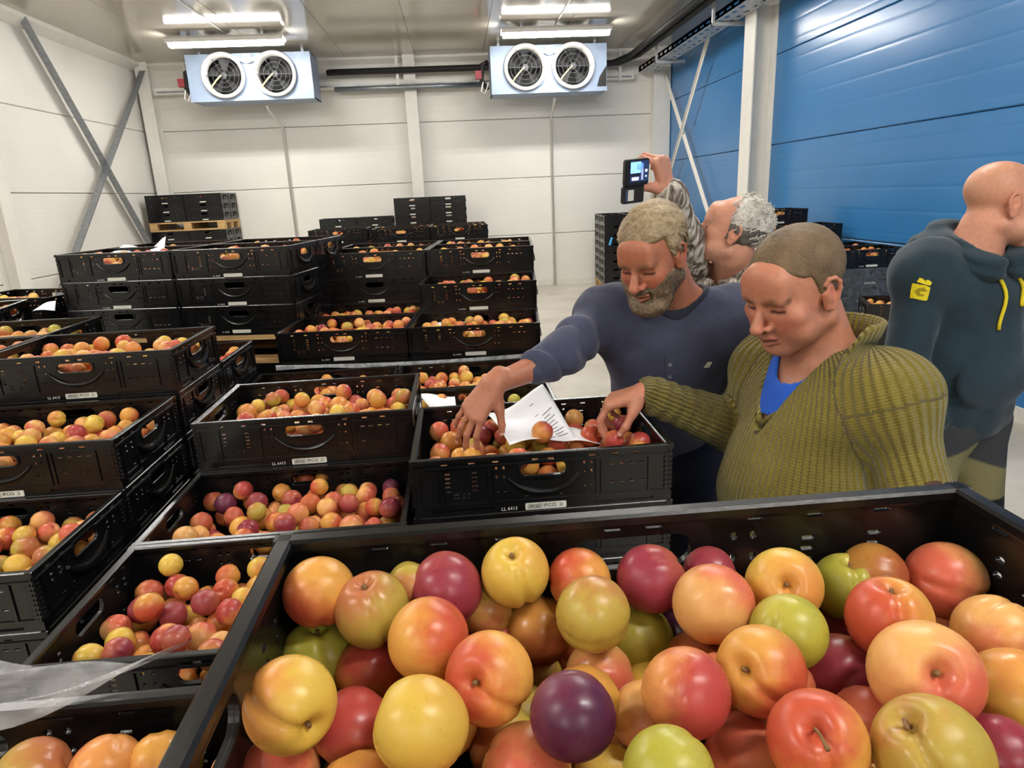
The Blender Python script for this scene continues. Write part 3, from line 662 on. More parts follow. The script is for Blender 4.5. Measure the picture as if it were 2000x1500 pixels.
# ---- foreground crate: every fruit in view has its own place: centre, radius, turn, colour, blush amount and side, label, long stem, shape
from mathutils import Quaternion
FG = [
 ((-0.1276, 0.4735, 1.4034), 0.028, (0.244, -0.654, 0.506, 0.507), 'orange', 0.44, (0.831, 0.551, 0.074), 'orange plum with dark purple underside in the rear left corner of the foreground crate', 0, 2),
 ((-0.0852, 0.4571, 1.394), 0.0282, (0.826, 0.077, -0.052, -0.557), 'olive', 0.36, (-0.274, -0.31, 0.911), 'pinkish olive plum with a stem dent, right of the rear corner plum', 0, 6),
 ((-0.0279, 0.4759, 1.3945), 0.029, (0.464, 0.136, -0.454, -0.749), 'crimson', 0.48, (0.83, 0.355, -0.43), 'crimson plum in the back row left of the furrowed yellow plum', 0, 1),
 ((0.0284, 0.4766, 1.4043), 0.0274, (0.768, 0.175, 0.065, -0.613), 'yellow', 0.096, (0.059, 0.82, 0.569), 'yellow plum with a deep vertical furrow in the back row', 0, 6),
 ((0.0812, 0.4767, 1.3922), 0.0261, (0.37, 0.153, 0.838, 0.372), 'orange', 0.32, (0.07, 0.537, -0.841), 'orange plum in the back row right of the furrowed yellow plum', 0, 4),
 ((0.0821, 0.4278, 1.394), 0.0273, (0.689, -0.503, 0.421, -0.309), 'olive', 0.176, (-0.292, -0.862, 0.415), 'tall olive-yellow plum with a grey bruise near the middle of the back', 0, 1),
 ((0.1385, 0.4702, 1.3918), 0.0281, (0.237, -0.946, -0.062, -0.212), 'crimson', 0.6, (-0.814, 0.325, -0.482), 'dark red plum with a bluish bloom in the back row', 0, 4),
 ((0.1914, 0.4792, 1.387), 0.0223, (0.774, -0.168, 0.595, -0.137), 'crimson', 0.4, (-0.207, -0.943, -0.261), 'small dull red plum half hidden behind the dark red one', 0, 4),
 ((0.175, 0.4273, 1.394), 0.03, (0.415, -0.514, 0.682, 0.314), 'peach', 0.28, (-0.737, -0.669, -0.1), 'round orange plum with a red top in front of the dark red one', 0, 3),
 ((0.2376, 0.443, 1.394), 0.0291, (0.619, 0.444, 0.191, -0.619), 'yellow', 0.28, (0.256, 0.137, 0.957), 'yellow plum with an orange spot and a dark stem scar', 0, 6),
 ((0.3086, 0.4738, 1.366), 0.027, (0.629, 0.003, 0.055, -0.775), 'green', 0.12, (-0.145, 0.381, 0.913), 'yellow-green plum with a scarred top in the back row', 0, 6),
 ((0.3336, 0.475, 1.3728), 0.0271, (0.209, -0.856, 0.358, -0.309), 'brown', 0.4, (0.874, 0.339, 0.348), 'brownish orange plum at the back, partly in shade', 0, 3),
 ((0.3949, 0.4711, 1.366), 0.032, (0.466, -0.652, 0.465, -0.376), 'peach', 0.44, (0.005, 0.029, -1.0), 'orange plum with a red cheek in the rear right corner', 0, 2),
 ((0.2158, 0.3903, 1.3924), 0.0266, (0.23, -0.292, 0.928, -0.012), 'green', 0.096, (0.063, 0.281, -0.958), 'bright yellow-green plum below the yellow one with the scar', 0, 4),
 ((0.2926, 0.3944, 1.3919), 0.0289, (0.609, -0.012, -0.011, -0.793), 'orange', 0.4, (0.363, -0.887, 0.284), 'orange plum with a red left side behind the big dimpled plum', 0, 6),
 ((0.3983, 0.477, 1.3291), 0.027, (0.113, -0.536, 0.708, 0.445), 'red', 0.44, (-0.65, -0.006, -0.76), 'red plum peeping out right of the orange one behind the dimpled plum', 0, 0),
 ((0.3812, 0.397, 1.366), 0.0291, (0.016, -0.94, -0.135, -0.314), 'peach', 0.24, (-0.825, 0.554, -0.111), 'pale orange plum with a red bruise at the right edge', 0, 5),
 ((-0.1361, 0.471, 1.343), 0.0304, (0.852, -0.065, 0.021, -0.519), 'green', 0.08, (-0.041, -0.964, 0.263), 'green plum with a pale vertical line near the left wall', 0, 6),
 ((-0.0407, 0.4148, 1.394), 0.0291, (0.172, 0.94, -0.209, -0.209), 'orange', 0.336, (0.687, 0.009, -0.726), 'large orange plum above the big pale yellow one', 0, 3),
 ((0.0068, 0.4787, 1.3403), 0.0232, (0.176, 0.807, 0.086, -0.557), 'red', 0.36, (-0.756, 0.649, -0.086), 'red-orange plum wedged behind the furrowed orange one', 0, 2),
 ((0.0456, 0.4754, 1.3477), 0.0291, (0.67, -0.511, -0.32, -0.433), 'brown', 0.28, (-0.017, 0.376, -0.927), 'brownish orange plum left of the tall olive-yellow one', 0, 4),
 ((0.1274, 0.4669, 1.3376), 0.0291, (0.719, -0.169, -0.326, -0.59), 'green', 0.064, (0.952, -0.307, 0.009), 'pale green plum behind the tall olive-yellow one', 0, 5),
 ((0.0015, 0.3701, 1.3938), 0.0291, (0.77, 0.505, -0.002, -0.39), 'orange', 0.336, (-0.4, -0.315, 0.861), 'orange plum with a furrow curling to its stem pit', 0, 6),
 ((0.0462, 0.4814, 1.3005), 0.023, (0.068, -0.867, 0.023, -0.492), 'yellow', 0.08, (0.586, 0.668, -0.458), 'small part of a yellow plum above the purple one', 0, 1),
 ((0.0864, 0.4262, 1.338), 0.0261, (0.242, -0.912, 0.096, -0.316), 'peach', 0.44, (0.233, 0.968, -0.091), 'orange-red plum behind the purple one', 0, 1),
 ((0.1782, 0.3529, 1.394), 0.0281, (0.672, 0.487, -0.142, -0.54), 'orange', 0.44, (0.877, 0.113, -0.467), 'orange plum with a crimson lower side and short dark stem', 0, 6),
 ((0.2614, 0.3956, 1.3425), 0.0312, (0.184, 0.346, -0.891, -0.231), 'crimson', 0.52, (0.934, -0.352, 0.061), 'dark red plum left of the big dimpled plum', 0, 5),
 ((0.2783, 0.3361, 1.394), 0.033, (0.552, 0.373, 0.219, -0.713), 'peach', 0.44, (0.783, 0.553, 0.283), 'big pinkish plum with a deep green-stemmed dimple facing the viewer', 0, 6),
 ((0.4488, 0.4815, 1.2788), 0.0234, (0.193, 0.087, -0.907, -0.364), 'orange', 0.32, (0.778, 0.225, -0.586), 'orange plum half hidden behind the big dimpled one', 0, 4),
 ((0.3475, 0.3397, 1.366), 0.0292, (0.335, -0.851, -0.052, 0.401), 'yellow', 0.28, (-0.762, -0.627, -0.161), 'yellow-orange plum cut by the right edge', 0, 1),
 ((-0.0909, 0.453, 1.3403), 0.0276, (0.041, 0.088, -0.424, -0.9), 'red', 0.4, (-0.489, 0.734, 0.471), 'red-orange plum with a violet bloom left of the furrowed orange one', 0, 4),
 ((-0.1252, 0.3624, 1.394), 0.0287, (0.032, -0.453, 0.595, -0.663), 'yellow', 0.4, (0.767, 0.236, -0.596), 'yellow plum with a crimson left side and long furrow near the left wall', 0, 6),
 ((-0.1317, 0.4771, 1.32), 0.0256, (0.152, 0.104, -0.479, -0.858), 'orange', 0.4, (-0.428, 0.877, 0.22), 'orange plum hidden behind the furrowed yellow and crimson one', 0, 2),
 ((-0.0925, 0.3782, 1.3549), 0.0264, (0.148, 0.764, 0.378, -0.501), 'red', 0.44, (-0.928, -0.156, -0.339), 'red plum between the furrowed yellow one and the big pale yellow one', 0, 3),
 ((-0.0411, 0.3341, 1.394), 0.0285, (0.335, 0.466, -0.345, -0.743), 'yellow', 0.048, (-0.65, 0.735, -0.192), 'big pale yellow plum in the front left of the foreground crate', 0, 2),
 ((0.05, 0.3297, 1.394), 0.0264, (0.181, 0.979, 0.028, 0.094), 'purple', 0.48, (0.361, 0.7, 0.616), 'glossy dark purple plum in the middle of the foreground crate', 0, 4),
 ((0.1241, 0.3395, 1.394), 0.027, (0.016, -0.419, 0.907, 0.037), 'red', 0.576, (-0.063, -0.997, 0.034), 'tall crimson-red plum right of centre in the foreground crate', 0, 0),
 ((0.1079, 0.3735, 1.3461), 0.0235, (0.388, -0.646, 0.35, 0.557), 'peach', 0.24, (0.317, 0.357, -0.878), 'pale orange plum left of the tall crimson-red one', 0, 1),
 ((0.0217, 0.3347, 1.3493), 0.0284, (0.114, 0.267, 0.949, 0.124), 'peach', 0.32, (-0.47, -0.53, -0.706), 'peach-coloured plum with a red spot at the bottom edge', 0, 1),
 ((0.1844, 0.2937, 1.394), 0.0271, (0.661, 0.304, 0.041, -0.685), 'orange', 0.44, (-0.468, -0.359, 0.807), 'red and orange plum with a long bent stem at the front', 1, 6),
 ((0.2828, 0.3884, 1.294), 0.024, (0.416, -0.54, 0.627, -0.377), 'brown', 0.24, (0.57, -0.514, -0.642), 'brownish plum between the two plums with long stems', 0, 2),
 ((0.2409, 0.2769, 1.394), 0.0298, (0.583, 0.217, -0.232, -0.747), 'olive', 0.08, (0.042, -0.085, 0.996), 'very big yellow-green plum with an upright stem at the front', 1, 6),
 ((0.1904, 0.4017, 1.2915), 0.0259, (0.179, -0.844, 0.33, -0.382), 'green', 0.064, (0.665, 0.234, -0.71), 'dark green plum below the tall crimson-red one', 0, 5),
 ((0.0945, 0.2814, 1.394), 0.0238, (0.239, -0.741, -0.183, -0.6), 'green', 0.048, (0.891, 0.448, 0.07), 'green plum at the bottom edge right of the purple one', 0, 1),
 ((0.1838, 0.3551, 1.3003), 0.0235, (0.472, -0.39, 0.396, 0.684), 'green', 0.08, (-0.873, 0.488, -0.019), 'yellow-green plum just showing at the bottom edge', 0, 5),
 ((0.3044, 0.302, 1.3588), 0.0242, (0.33, 0.943, -0.047, -0.019), 'crimson', 0.44, (0.099, 0.666, -0.739), 'red plum in the front right corner beside the very big one', 0, 3),
 ((-0.1389, 0.3597, 1.3431), 0.0257, (0.168, -0.917, 0.155, 0.327), 'peach', 0.44, (-0.637, 0.223, -0.738), 'orange and purple plum in the front left corner', 0, 5),
 ((-0.098, 0.3802, 1.3066), 0.0237, (0.281, -0.483, 0.815, 0.151), 'olive', 0.16, (-0.184, -0.428, -0.885), 'yellowish plum with pink base at the bottom edge left', 0, 1),
 ((0.0093, 0.3802, 1.3275), 0.0252, (0.325, -0.57, 0.735, -0.172), 'olive', 0.24, (0.379, 0.063, -0.923), 'olive plum tucked under the purple one', 0, 4),
 ((0.0983, 0.4051, 1.2859), 0.0235, (0.045, 0.604, -0.729, 0.32), 'red', 0.4, (0.69, -0.626, -0.364), 'bright red-orange plum right of the purple one near the bottom', 0, 1),
 ((0.1657, 0.4307, 1.338), 0.025, (0.149, -0.8, -0.225, -0.536), 'brown', 0.28, (0.745, 0.21, -0.633), 'brown-orange plum behind the tall crimson-red one', 0, 1),
 ((0.3114, 0.4815, 1.3159), 0.0208, (0.237, -0.452, 0.04, -0.859), 'crimson', 0.32, (0.983, 0.01, 0.184), 'small red patch of a plum between the yellow-green and the orange one', 0, 1),
 ((0.1695, 0.4815, 1.3325), 0.0212, (0.61, -0.293, -0.586, -0.445), 'purple', 0.4, (0.746, -0.474, -0.468), 'dark violet plum in shade under the dark red one', 0, 3),
 ((0.0025, 0.4799, 1.3696), 0.0229, (0.11, 0.079, -0.969, -0.208), 'olive', 0.24, (0.239, -0.899, -0.366), 'olive plum in shade behind the crimson one', 0, 4),
 ((-0.0577, 0.4815, 1.3976), 0.0183, (0.898, -0.354, 0.14, -0.22), 'olive', 0.24, (0.551, -0.6, -0.58), 'small olive plum in shade at the back wall', 0, 1),
 ((-0.1903, 0.4238, 1.2819), 0.0235, (0.471, 0.615, -0.568, -0.278), 'peach', 0.32, (0.578, 0.661, -0.478), 'orange plum at the left wall cut by the bottom edge', 0, 2)]
for p_, R_p, q_, cl, am, bd, lb, st, vr in FG:
    plum(p_, R_p, Quaternion(q_), cl, lb, 'plums in the foreground crate', am, bd, True, bool(st), vr)
FGP = [(Vector(e[0]), e[1]) for e in FG]
# ---- fruit dropped into the other crates
FLOOR = .019
def rndq():
    return Euler((random.uniform(0, 6.3), random.uniform(0, 6.3), random.uniform(0, 6.3))).to_quaternion()
def drop_fill(n, mound, rg, tries=10, hx=.283, hy=.183):
    P = np.zeros((0, 4))
    for i in range(n):
        best = None; R = rg.uniform(.0235, .0285)
        for t in range(tries):
            x = rg.uniform(-hx+R, hx-R); y = rg.uniform(-hy+R, hy-R); z = FLOOR+R
            if len(P):
                d2 = (P[:,0]-x)**2+(P[:,1]-y)**2; s = (P[:,3]+R)**2; m_ = d2 < s
                if m_.any(): z = max(z, (P[m_,2]+np.sqrt(s[m_]-d2[m_])).max())
            sc = z - mound(x, y)
            if best is None or sc < best[0]: best = (sc, x, y, z)
        P = np.vstack([P, [best[1], best[2], best[3], R]])
    return P
def mix(rg, w):
    ks = list(w); p = np.array([w[k] for k in ks], float); return ks[rg.choice(len(ks), p=p/p.sum())]
W_MIX = dict(orange=4, peach=4, yellow=3, red=2.2, crimson=1, olive=1)
W_RED = dict(red=4, orange=3.4, crimson=1.4, peach=3, yellow=1.6, purple=.05, olive=.8)
W_YEL = dict(yellow=4, peach=3, orange=2, olive=2, green=1, red=.6)
CNAME = {'orange':'orange','peach':'peach-orange','yellow':'yellow','red':'red-orange','crimson':'crimson','olive':'olive','green':'green','purple':'purple','brown':'brown'}
CAND = []
SEEN = {20,55,57,61,63,65,66,68,69,70,71,72,74,75,80,81,83,84,85,86,89,90,92,93,95,96,98,100,101,102,103,104,105,106,107,108,109,111,112,113,114,115,116,117,119,120,121,122,123,124,125,126,127,128,130,131,133,134,135,136,137,139,140,141,142,143,144,145,147,149,150,151,152,153,154,155,158,159,160,161,162,164,165,166,167,170,171,172,173,174,176,177,178,181,182,183,184,185,186,189,191,194,195,197,198,201,203,204,205,206,208,209,210,212,214,215,217,219,220,222,223,225,228,234,237,240,245,246,247,252,253,255,258,260,261,263,266,267,268,269,271,272,273,277,280,283,286,288,292,294,301,302,309,310,312,313,315,317,319,320,321,323,327,328,329,333,334,335,337,338,341,342,343,345,349,350,353,355,356,360,362,363,364,366,367,368,369,370,371,372,373,375,377,378,379,381,384,385,386,387,388,389,390,391,392,394,395,397,399,400,401,402,403}
def fill(key, n, w, where, indiv=True, mound=None, seed=None, tries=10):
    x, y, z, rz = CRATES[key]; rg = np.random.default_rng(sum(map(ord, key)) if seed is None else seed)
    P = drop_fill(n, mound or (lambda x, y: 0), rg, tries)
    for p in P:
        if p[2]+p[3] > .149: continue
        c, s = math.cos(rz), math.sin(rz); wp = Vector((x+p[0]*c-p[1]*s, y+p[0]*s+p[1]*c, z+p[2])); cls = mix(rg, w)
        vis = False
        if indiv:
            # is the fruit's upper side in view over the crate's front wall and not under another fruit?
            tp = Vector((p[0], p[1], p[2]+p[3]*.75)); cl = CAM_POS-Vector((x, y, z)); cl = Vector((cl.x*c+cl.y*s, -cl.x*s+cl.y*c, cl.z)); dv = cl-tp
            t = (-.2-tp.y)/dv.y; vis = tp.z+t*dv.z > .155
            if dv.x > 0: t = (.3-tp.x)/dv.x; vis = vis and (t > 1 or tp.z+t*dv.z > .155 or t > (-.2-tp.y)/dv.y)
            else: t = (-.3-tp.x)/dv.x; vis = vis and (tp.z+t*dv.z > .155 or t > (-.2-tp.y)/dv.y)
            if vis:
                dn = dv.normalized()
                for q in P:
                    u = Vector(q[:3])-tp
                    tt = u.dot(dn)
                    if tt > 0 and (u-dn*tt).length < q[3]*.72: vis = False; break
        if vis:
            fx = 'left end' if p[0] < -.17 else 'left of centre' if p[0] < -.06 else 'centre' if p[0] < .06 else 'right of centre' if p[0] < .17 else 'right end'; fy = 'front' if p[1] < -.07 else 'middle' if p[1] < .06 else 'back'
            CAND.append((p[3]/(wp-CAM_POS).length, wp, p[3], cls, where, rg.uniform(.25, .7), fy+' '+fx))
        else: STUFF.append((wp, p[3], cls))
fill('K5', 128, W_RED, 'in the film-covered crate at bottom left', seed=3)
fill('K4', 122, W_RED, 'in the crate beside the foreground one', mound=lambda x, y: .10*(y+.1)+.05*x, seed=4)
fill('K3', 135, W_RED, 'in the mixed crate left of the sorted one', mound=lambda x, y: .12*y+.06*x, seed=5)
fill('K2', 112, W_MIX, 'in the labelled crate left of the hand', seed=6)
fill('K1', 84, W_RED, 'in the crate the men are sorting', seed=7)
fill('K7', 115, W_YEL, 'in the crate behind the white paper', seed=8)
fill('K8', 125, W_RED, 'in the crate behind the reaching arm', seed=9)
fill('K9', 96, W_MIX, 'in the low crate behind the labelled one', seed=10)
fill('L3', 132, W_YEL, 'in the lowest crate at the left edge', seed=11)
fill('L2', 122, dict(orange=4, peach=4, yellow=2.5, red=1.5), 'in the middle step crate at the left edge', seed=12)
fill('L1', 122, dict(orange=3, peach=3, yellow=4, red=1.4), 'in the highest step crate at left', seed=13)
fill('L1b', 120, W_MIX, 'in the crate cut by the left edge', seed=14)
fill('LM', 118, dict(orange=5, peach=2, red=2), 'in the tucked-in left crate', seed=15)
fill('L0', 118, W_YEL, 'in the second left row crate', seed=16)
for k_, nm in (('MP00','in the front left middle-load crate'), ('MP10','in the front right middle-load crate'), ('MP01','in the second-row left middle-load crate'), ('MP11','in the second-row right middle-load crate')): fill(k_, 118, W_MIX, nm, seed=20+len(nm))
CAND.sort(key=lambda c: -c[0])
NIND = 300-NPL[0]-4
CAND = [c for i, c in enumerate(CAND) if i in SEEN] + [c for i, c in enumerate(CAND) if i not in SEEN] if SEEN else CAND
if SEEN: NIND = min(NIND, len(SEEN))
lab = {}
for c in CAND[:NIND]: lab.setdefault(f'{CNAME[c[3]]} plum, {c[6]}, {c[4]}', []).append(c)
LB = {}
for t_, cs in lab.items():
    cs.sort(key=lambda c: math.atan2(c[1].x, c[1].y)); wd = {1: [''], 2: ['leftmost ', 'rightmost '], 3: ['leftmost ', 'middle ', 'rightmost ']}.get(len(cs), ['']*len(cs))
    for w_, c in zip(wd, cs): LB[tuple(c[1])] = w_+t_
for c in CAND[:NIND]:
    plum(c[1], c[2], rndq(), c[3], LB[tuple(c[1])], f'plums {c[4]}', c[5], Vector((random.gauss(0,1), random.gauss(0,1), random.gauss(0,1))).normalized())
for c in CAND[NIND:]: STUFF.append((c[1], c[2], c[3]))
for k_ in ('LPf02','LPf12','LPr02','LPr12','MP02','MP12','MP03','MP13','FM00','FM10','FM01','FM11','FML','FMB','BW1','BW1b','BW2','BW2b','BW3','L4','L5'):
    fill(k_, 125, W_MIX, '', False, tries=4)
# fruit showing through the slots of covered crates, and the hidden layers under the foreground fruit
rg = np.random.default_rng(99)
for key, (x, y, z, rz) in CRATES.items():
    if key in ('KF',) or key[:2] in ('K5','K4','K3','K2','K1','K7','K8','K9','L3','L2','L1','L0','LM') and '_' not in key: continue
    if '_' in key and int(key.split('_')[-1]) > 2 and not key.startswith('col'): continue
    if key.startswith('col') : continue
    if y > 9 and not (key.endswith('10') or key.endswith('010')): pass
    c, s = math.cos(rz), math.sin(rz); skip = rg.random() < .25
    if key.startswith('LP') and not key.endswith('2') and rg.random() < .8: continue
    if '_' in key and rg.random() < .6: continue
    for px in np.linspace(-.25, .25, 10):
        for zz in (FLOOR+.026, FLOOR+.068):
            if zz > .07 and (skip or rg.random() < .3): continue
            R = rg.uniform(.024, .028); lx = px+rg.uniform(-.01, .01); ly = -.186+R+rg.uniform(.001, .02)
            STUFF.append((Vector((x+lx*c-ly*s, y+lx*s+ly*c, z+zz)), R, mix(rg, W_MIX)))
FGA = np.array([[p.x, p.y, p.z, r] for p, r in FGP])
for zz in (1.350, 1.318):
    for gx in np.arange(-.13, .41, .048):
        for gy in np.arange(.15, .49, .046):
            p = np.array([gx+rg.uniform(-.01,.01)+.022*((zz < 1.34)), gy+rg.uniform(-.01,.01), zz+rg.uniform(-.006,.004)]); R = .0255
            d = np.sqrt(((FGA[:,:3]-p)**2).sum(1)) - FGA[:,3] - R
            if d.min() > -.010: STUFF.append((Vector(p), R, mix(rg, W_MIX)))
# all remaining fruit is one mass
def build_stuff():
    n = len(STUFF); nv = len(SVn); V = np.zeros((n*nv, 3), np.float32); Cc = np.ones((n*nv, 4), np.float32); Fc = []
    rg = np.random.default_rng(5); base = {k: (np.array(srgb(a)), np.array(srgb(b))) for k, (a, b) in PAL.items()}
    nm = SVn/np.linalg.norm(SVn, axis=1, keepdims=True)
    for i, (p, R, cls) in enumerate(STUFF):
        A = np.linalg.qr(rg.normal(size=(3,3)))[0]; V[i*nv:(i+1)*nv] = (SVn @ A.T)*R + np.array(p)
        b, c = base[cls]; d = rg.normal(size=3); d /= np.linalg.norm(d); t = np.clip((nm @ d + .2)*.9+.3, 0, 1)[:, None]*.8
        Cc[i*nv:(i+1)*nv, :3] = (b*(1-t)+c*t)*rg.uniform(.9, 1.08)
        o = i*nv; Fc += [tuple(k+o for k in f) for f in SF]
    me = bpy.data.meshes.new('plum_mass'); me.from_pydata(V.tolist(), [], Fc)
    ca = me.color_attributes.new('Col', 'FLOAT_COLOR', 'POINT'); ca.data.foreach_set('color', Cc.ravel())
    me.materials.append(M['plum_far']); me.polygons.foreach_set('use_smooth', [True]*len(me.polygons)); me.update()
    return tag(link('plum_mass', me), 'mass of orange, yellow and red plums filling the farther crates', 'plums', None, 'stuff')
build_stuff()
# ------------------------------------------------------------------ people: smooth implicit bodies turned into meshes
f4 = np.float32
def nrm(v): v = np.asarray(v, float); return v/np.linalg.norm(v)
def frame(fwd, up=(0,0,1), roll=0.):
    """columns: left, back, up of a body part that looks along fwd (local -y = forward)"""
    f = nrm(fwd); l = nrm(np.cross(up, f)); u = np.cross(f, l)
    if roll: l, u = l*math.cos(roll)+u*math.sin(roll), -l*math.sin(roll)+u*math.cos(roll)
    return np.stack([l, -f, u], 1)
def smin(a, b, k):
    if k <= 0: return np.minimum(a, b)
    h = np.clip(.5+.5*(b-a)/k, 0, 1); return b*(1-h)+a*h - k*h*(1-h)
def smax(a, b, k): return -smin(-a, -b, k)
class Cone:
    def __init__(s, a, b, ra, rb, k=.02, flat=None):
        s.a, s.b = np.asarray(a, float), np.asarray(b, float); s.ra, s.rb, s.k = ra, rb, k
        s.c = (s.a+s.b)/2; s.R = np.linalg.norm(s.b-s.a)/2+max(ra, rb)
        s.flat = None if flat is None else (nrm(flat[0]), flat[1])
    def d(s, p):
        a = s.a.astype(f4); ba = (s.b-s.a).astype(f4); pa = p-a
        L = float(ba @ ba)+1e-12; t = np.clip(pa @ ba/L, 0, 1); q = pa - t[:, None]*ba
        if s.flat is not None:      # squash the section along one direction
            n = s.flat[0].astype(f4); e = q @ n; q = q + np.outer(e*(1/s.flat[1]-1), n).astype(f4)
        return np.sqrt((q*q).sum(1)) - (s.ra+t*(s.rb-s.ra))
class Ell:
    def __init__(s, c, r, k=.02, M_=None):
        s.c = np.asarray(c, float); s.r = np.asarray(r, float); s.k = k; s.M = None if M_ is None else np.asarray(M_, float); s.R = max(r)
    def d(s, p):
        q = p-s.c.astype(f4)
        if s.M is not None: q = q @ s.M.astype(f4)
        r = s.r.astype(f4); k0 = np.sqrt(((q/r)**2).sum(1)); k1 = np.sqrt(((q/(r*r))**2).sum(1))
        return k0*(k0-1)/np.maximum(k1, 1e-6)
def union(prims, p, band=.06, base=None):
    d = np.full(len(p), .5, f4) if base is None else base
    for q in prims:
        rr = q.R+band+q.k; e = p-q.c.astype(f4); m = (e*e).sum(1) < rr*rr
        if not m.any(): continue
        d[m] = smin(d[m], q.d(p[m]), q.k)
    return d
def carve(d, prims, p, band=.05):
    for q in prims:
        rr = q.R+band+q.k; e = p-q.c.astype(f4); m = (e*e).sum(1) < rr*rr
        if m.any(): d[m] = smax(d[m], -q.d(p[m]), q.k)
    return d
def nets(fn, lo, hi, h):
    """sparse surface nets: returns vertices and quads of fn = 0 inside the box"""
    lo = np.asarray(lo, float); n = np.ceil((np.asarray(hi, float)-lo)/h/8).astype(int)
    nb = n; N = nb*8+1
    bi = np.stack(np.meshgrid(*[np.arange(k) for k in nb], indexing='ij'), -1).reshape(-1, 3)
    ctr = lo+(bi*8+4)*h; dc = fn(ctr.astype(f4)); H = 8*h
    sel = np.abs(dc) < H*1.25
    val = np.full(N, .5, f4)
    # sign of blocks far from the surface
    for b in bi[(~sel) & (dc < 0)]: val[b[0]*8:b[0]*8+9, b[1]*8:b[1]*8+9, b[2]*8:b[2]*8+9] = -.5
    off = np.stack(np.meshgrid(*[np.arange(9)]*3, indexing='ij'), -1).reshape(-1, 3)
    idx = (bi[sel][:, None, :]*8+off[None]).reshape(-1, 3)
    flat = np.unique(np.ravel_multi_index(idx.T, N)); ii = np.stack(np.unravel_index(flat, N), 1)
    vv = np.empty(len(flat), f4)
    for s in range(0, len(flat), 400000): vv[s:s+400000] = fn((lo+ii[s:s+400000]*h).astype(f4))
    val.ravel()[flat] = vv
    sg = val < 0
    cnt = np.zeros(N-1, np.int8)
    for a in (0, 1):
        for b in (0, 1):
            for c in (0, 1): cnt += sg[a:N[0]-1+a, b:N[1]-1+b, c:N[2]-1+c]
    act = np.argwhere((cnt > 0) & (cnt < 8))
    vid = -np.ones(N-1, np.int64); vid[tuple(act.T)] = np.arange(len(act))
    P = np.zeros((len(act), 3)); W_ = np.zeros(len(act))
    cor = [(a, b, c) for a in (0,1) for b in (0,1) for c in (0,1)]
    cv = {c: val[act[:,0]+c[0], act[:,1]+c[1], act[:,2]+c[2]] for c in cor}
    for c in cor:
        for ax in range(3):
            if c[ax]: continue
            c2 = list(c); c2[ax] = 1; c2 = tuple(c2); a, b = cv[c], cv[c2]; m = (a < 0) != (b < 0)
            t = np.where(m, a/(a-b+1e-12*(a == b)), 0); q = np.tile(np.array(c, float), (len(act), 1)); q[:, ax] += t
            P[m] += q[m]; W_[m] += 1
    V = lo+(act+P/W_[:, None])*h
    Q = []
    for ax in range(3):
        u, w_ = (ax+1) % 3, (ax+2) % 3
        A = np.moveaxis(sg, [ax, u, w_], [0, 1, 2]); e = np.argwhere(A[:-1, 1:-1, 1:-1] != A[1:, 1:-1, 1:-1])
        if not len(e): continue
        e = e+[0, 1, 1]; inside = A[e[:,0], e[:,1], e[:,2]]
        def vi(du, dw):
            t = np.zeros((len(e), 3), int); t[:, ax] = e[:,0]; t[:, u] = e[:,1]+du; t[:, w_] = e[:,2]+dw; return vid[tuple(t.T)]
        q = np.stack([vi(-1,-1), vi(0,-1), vi(0,0), vi(-1,0)], 1); q[~inside] = q[~inside][:, ::-1]; Q.append(q)
    Q = np.concatenate(Q); Q = Q[(Q >= 0).all(1)]
    return V.astype(f4), Q
def drop_faces(V, Q, keep):
    Q = Q[keep(V[Q].mean(1))]; u, inv = np.unique(Q, return_inverse=True); return V[u], inv.reshape(Q.shape)
def to_mesh(name, V, Q, m, cols=None, attrs=None):
    me = bpy.data.meshes.new(name); nv, nq = len(V), len(Q)
    me.vertices.add(nv); me.vertices.foreach_set('co', np.asarray(V, f4).ravel())
    me.loops.add(nq*4); me.loops.foreach_set('vertex_index', Q.ravel().astype(np.int32))
    me.polygons.add(nq); me.polygons.foreach_set('loop_start', np.arange(0, nq*4, 4, dtype=np.int32)); me.polygons.foreach_set('loop_total', np.full(nq, 4, np.int32))
    me.update(calc_edges=True); me.polygons.foreach_set('use_smooth', np.ones(nq, bool)); me.materials.append(m)
    if cols is not None:
        c = np.ones((nv, 4), f4); c[:, :3] = cols; a = me.color_attributes.new('Col', 'FLOAT_COLOR', 'POINT'); a.data.foreach_set('color', c.ravel())
    for k, v in (attrs or {}).items(): a = me.attributes.new(k, 'FLOAT', 'POINT'); a.data.foreach_set('value', np.asarray(v, f4))
    me.validate(); return me
def wob(p, f, seed):
    """cheap smooth noise in about -1..1"""
    rg = np.random.default_rng(seed); s = np.zeros(len(p), f4)
    for i in range(5):
        d = rg.normal(size=3); d *= f*rg.uniform(.6, 1.6)/np.linalg.norm(d); s += np.sin(p @ d.astype(f4)+f4(rg.uniform(0, 6.28)))
    return s/3
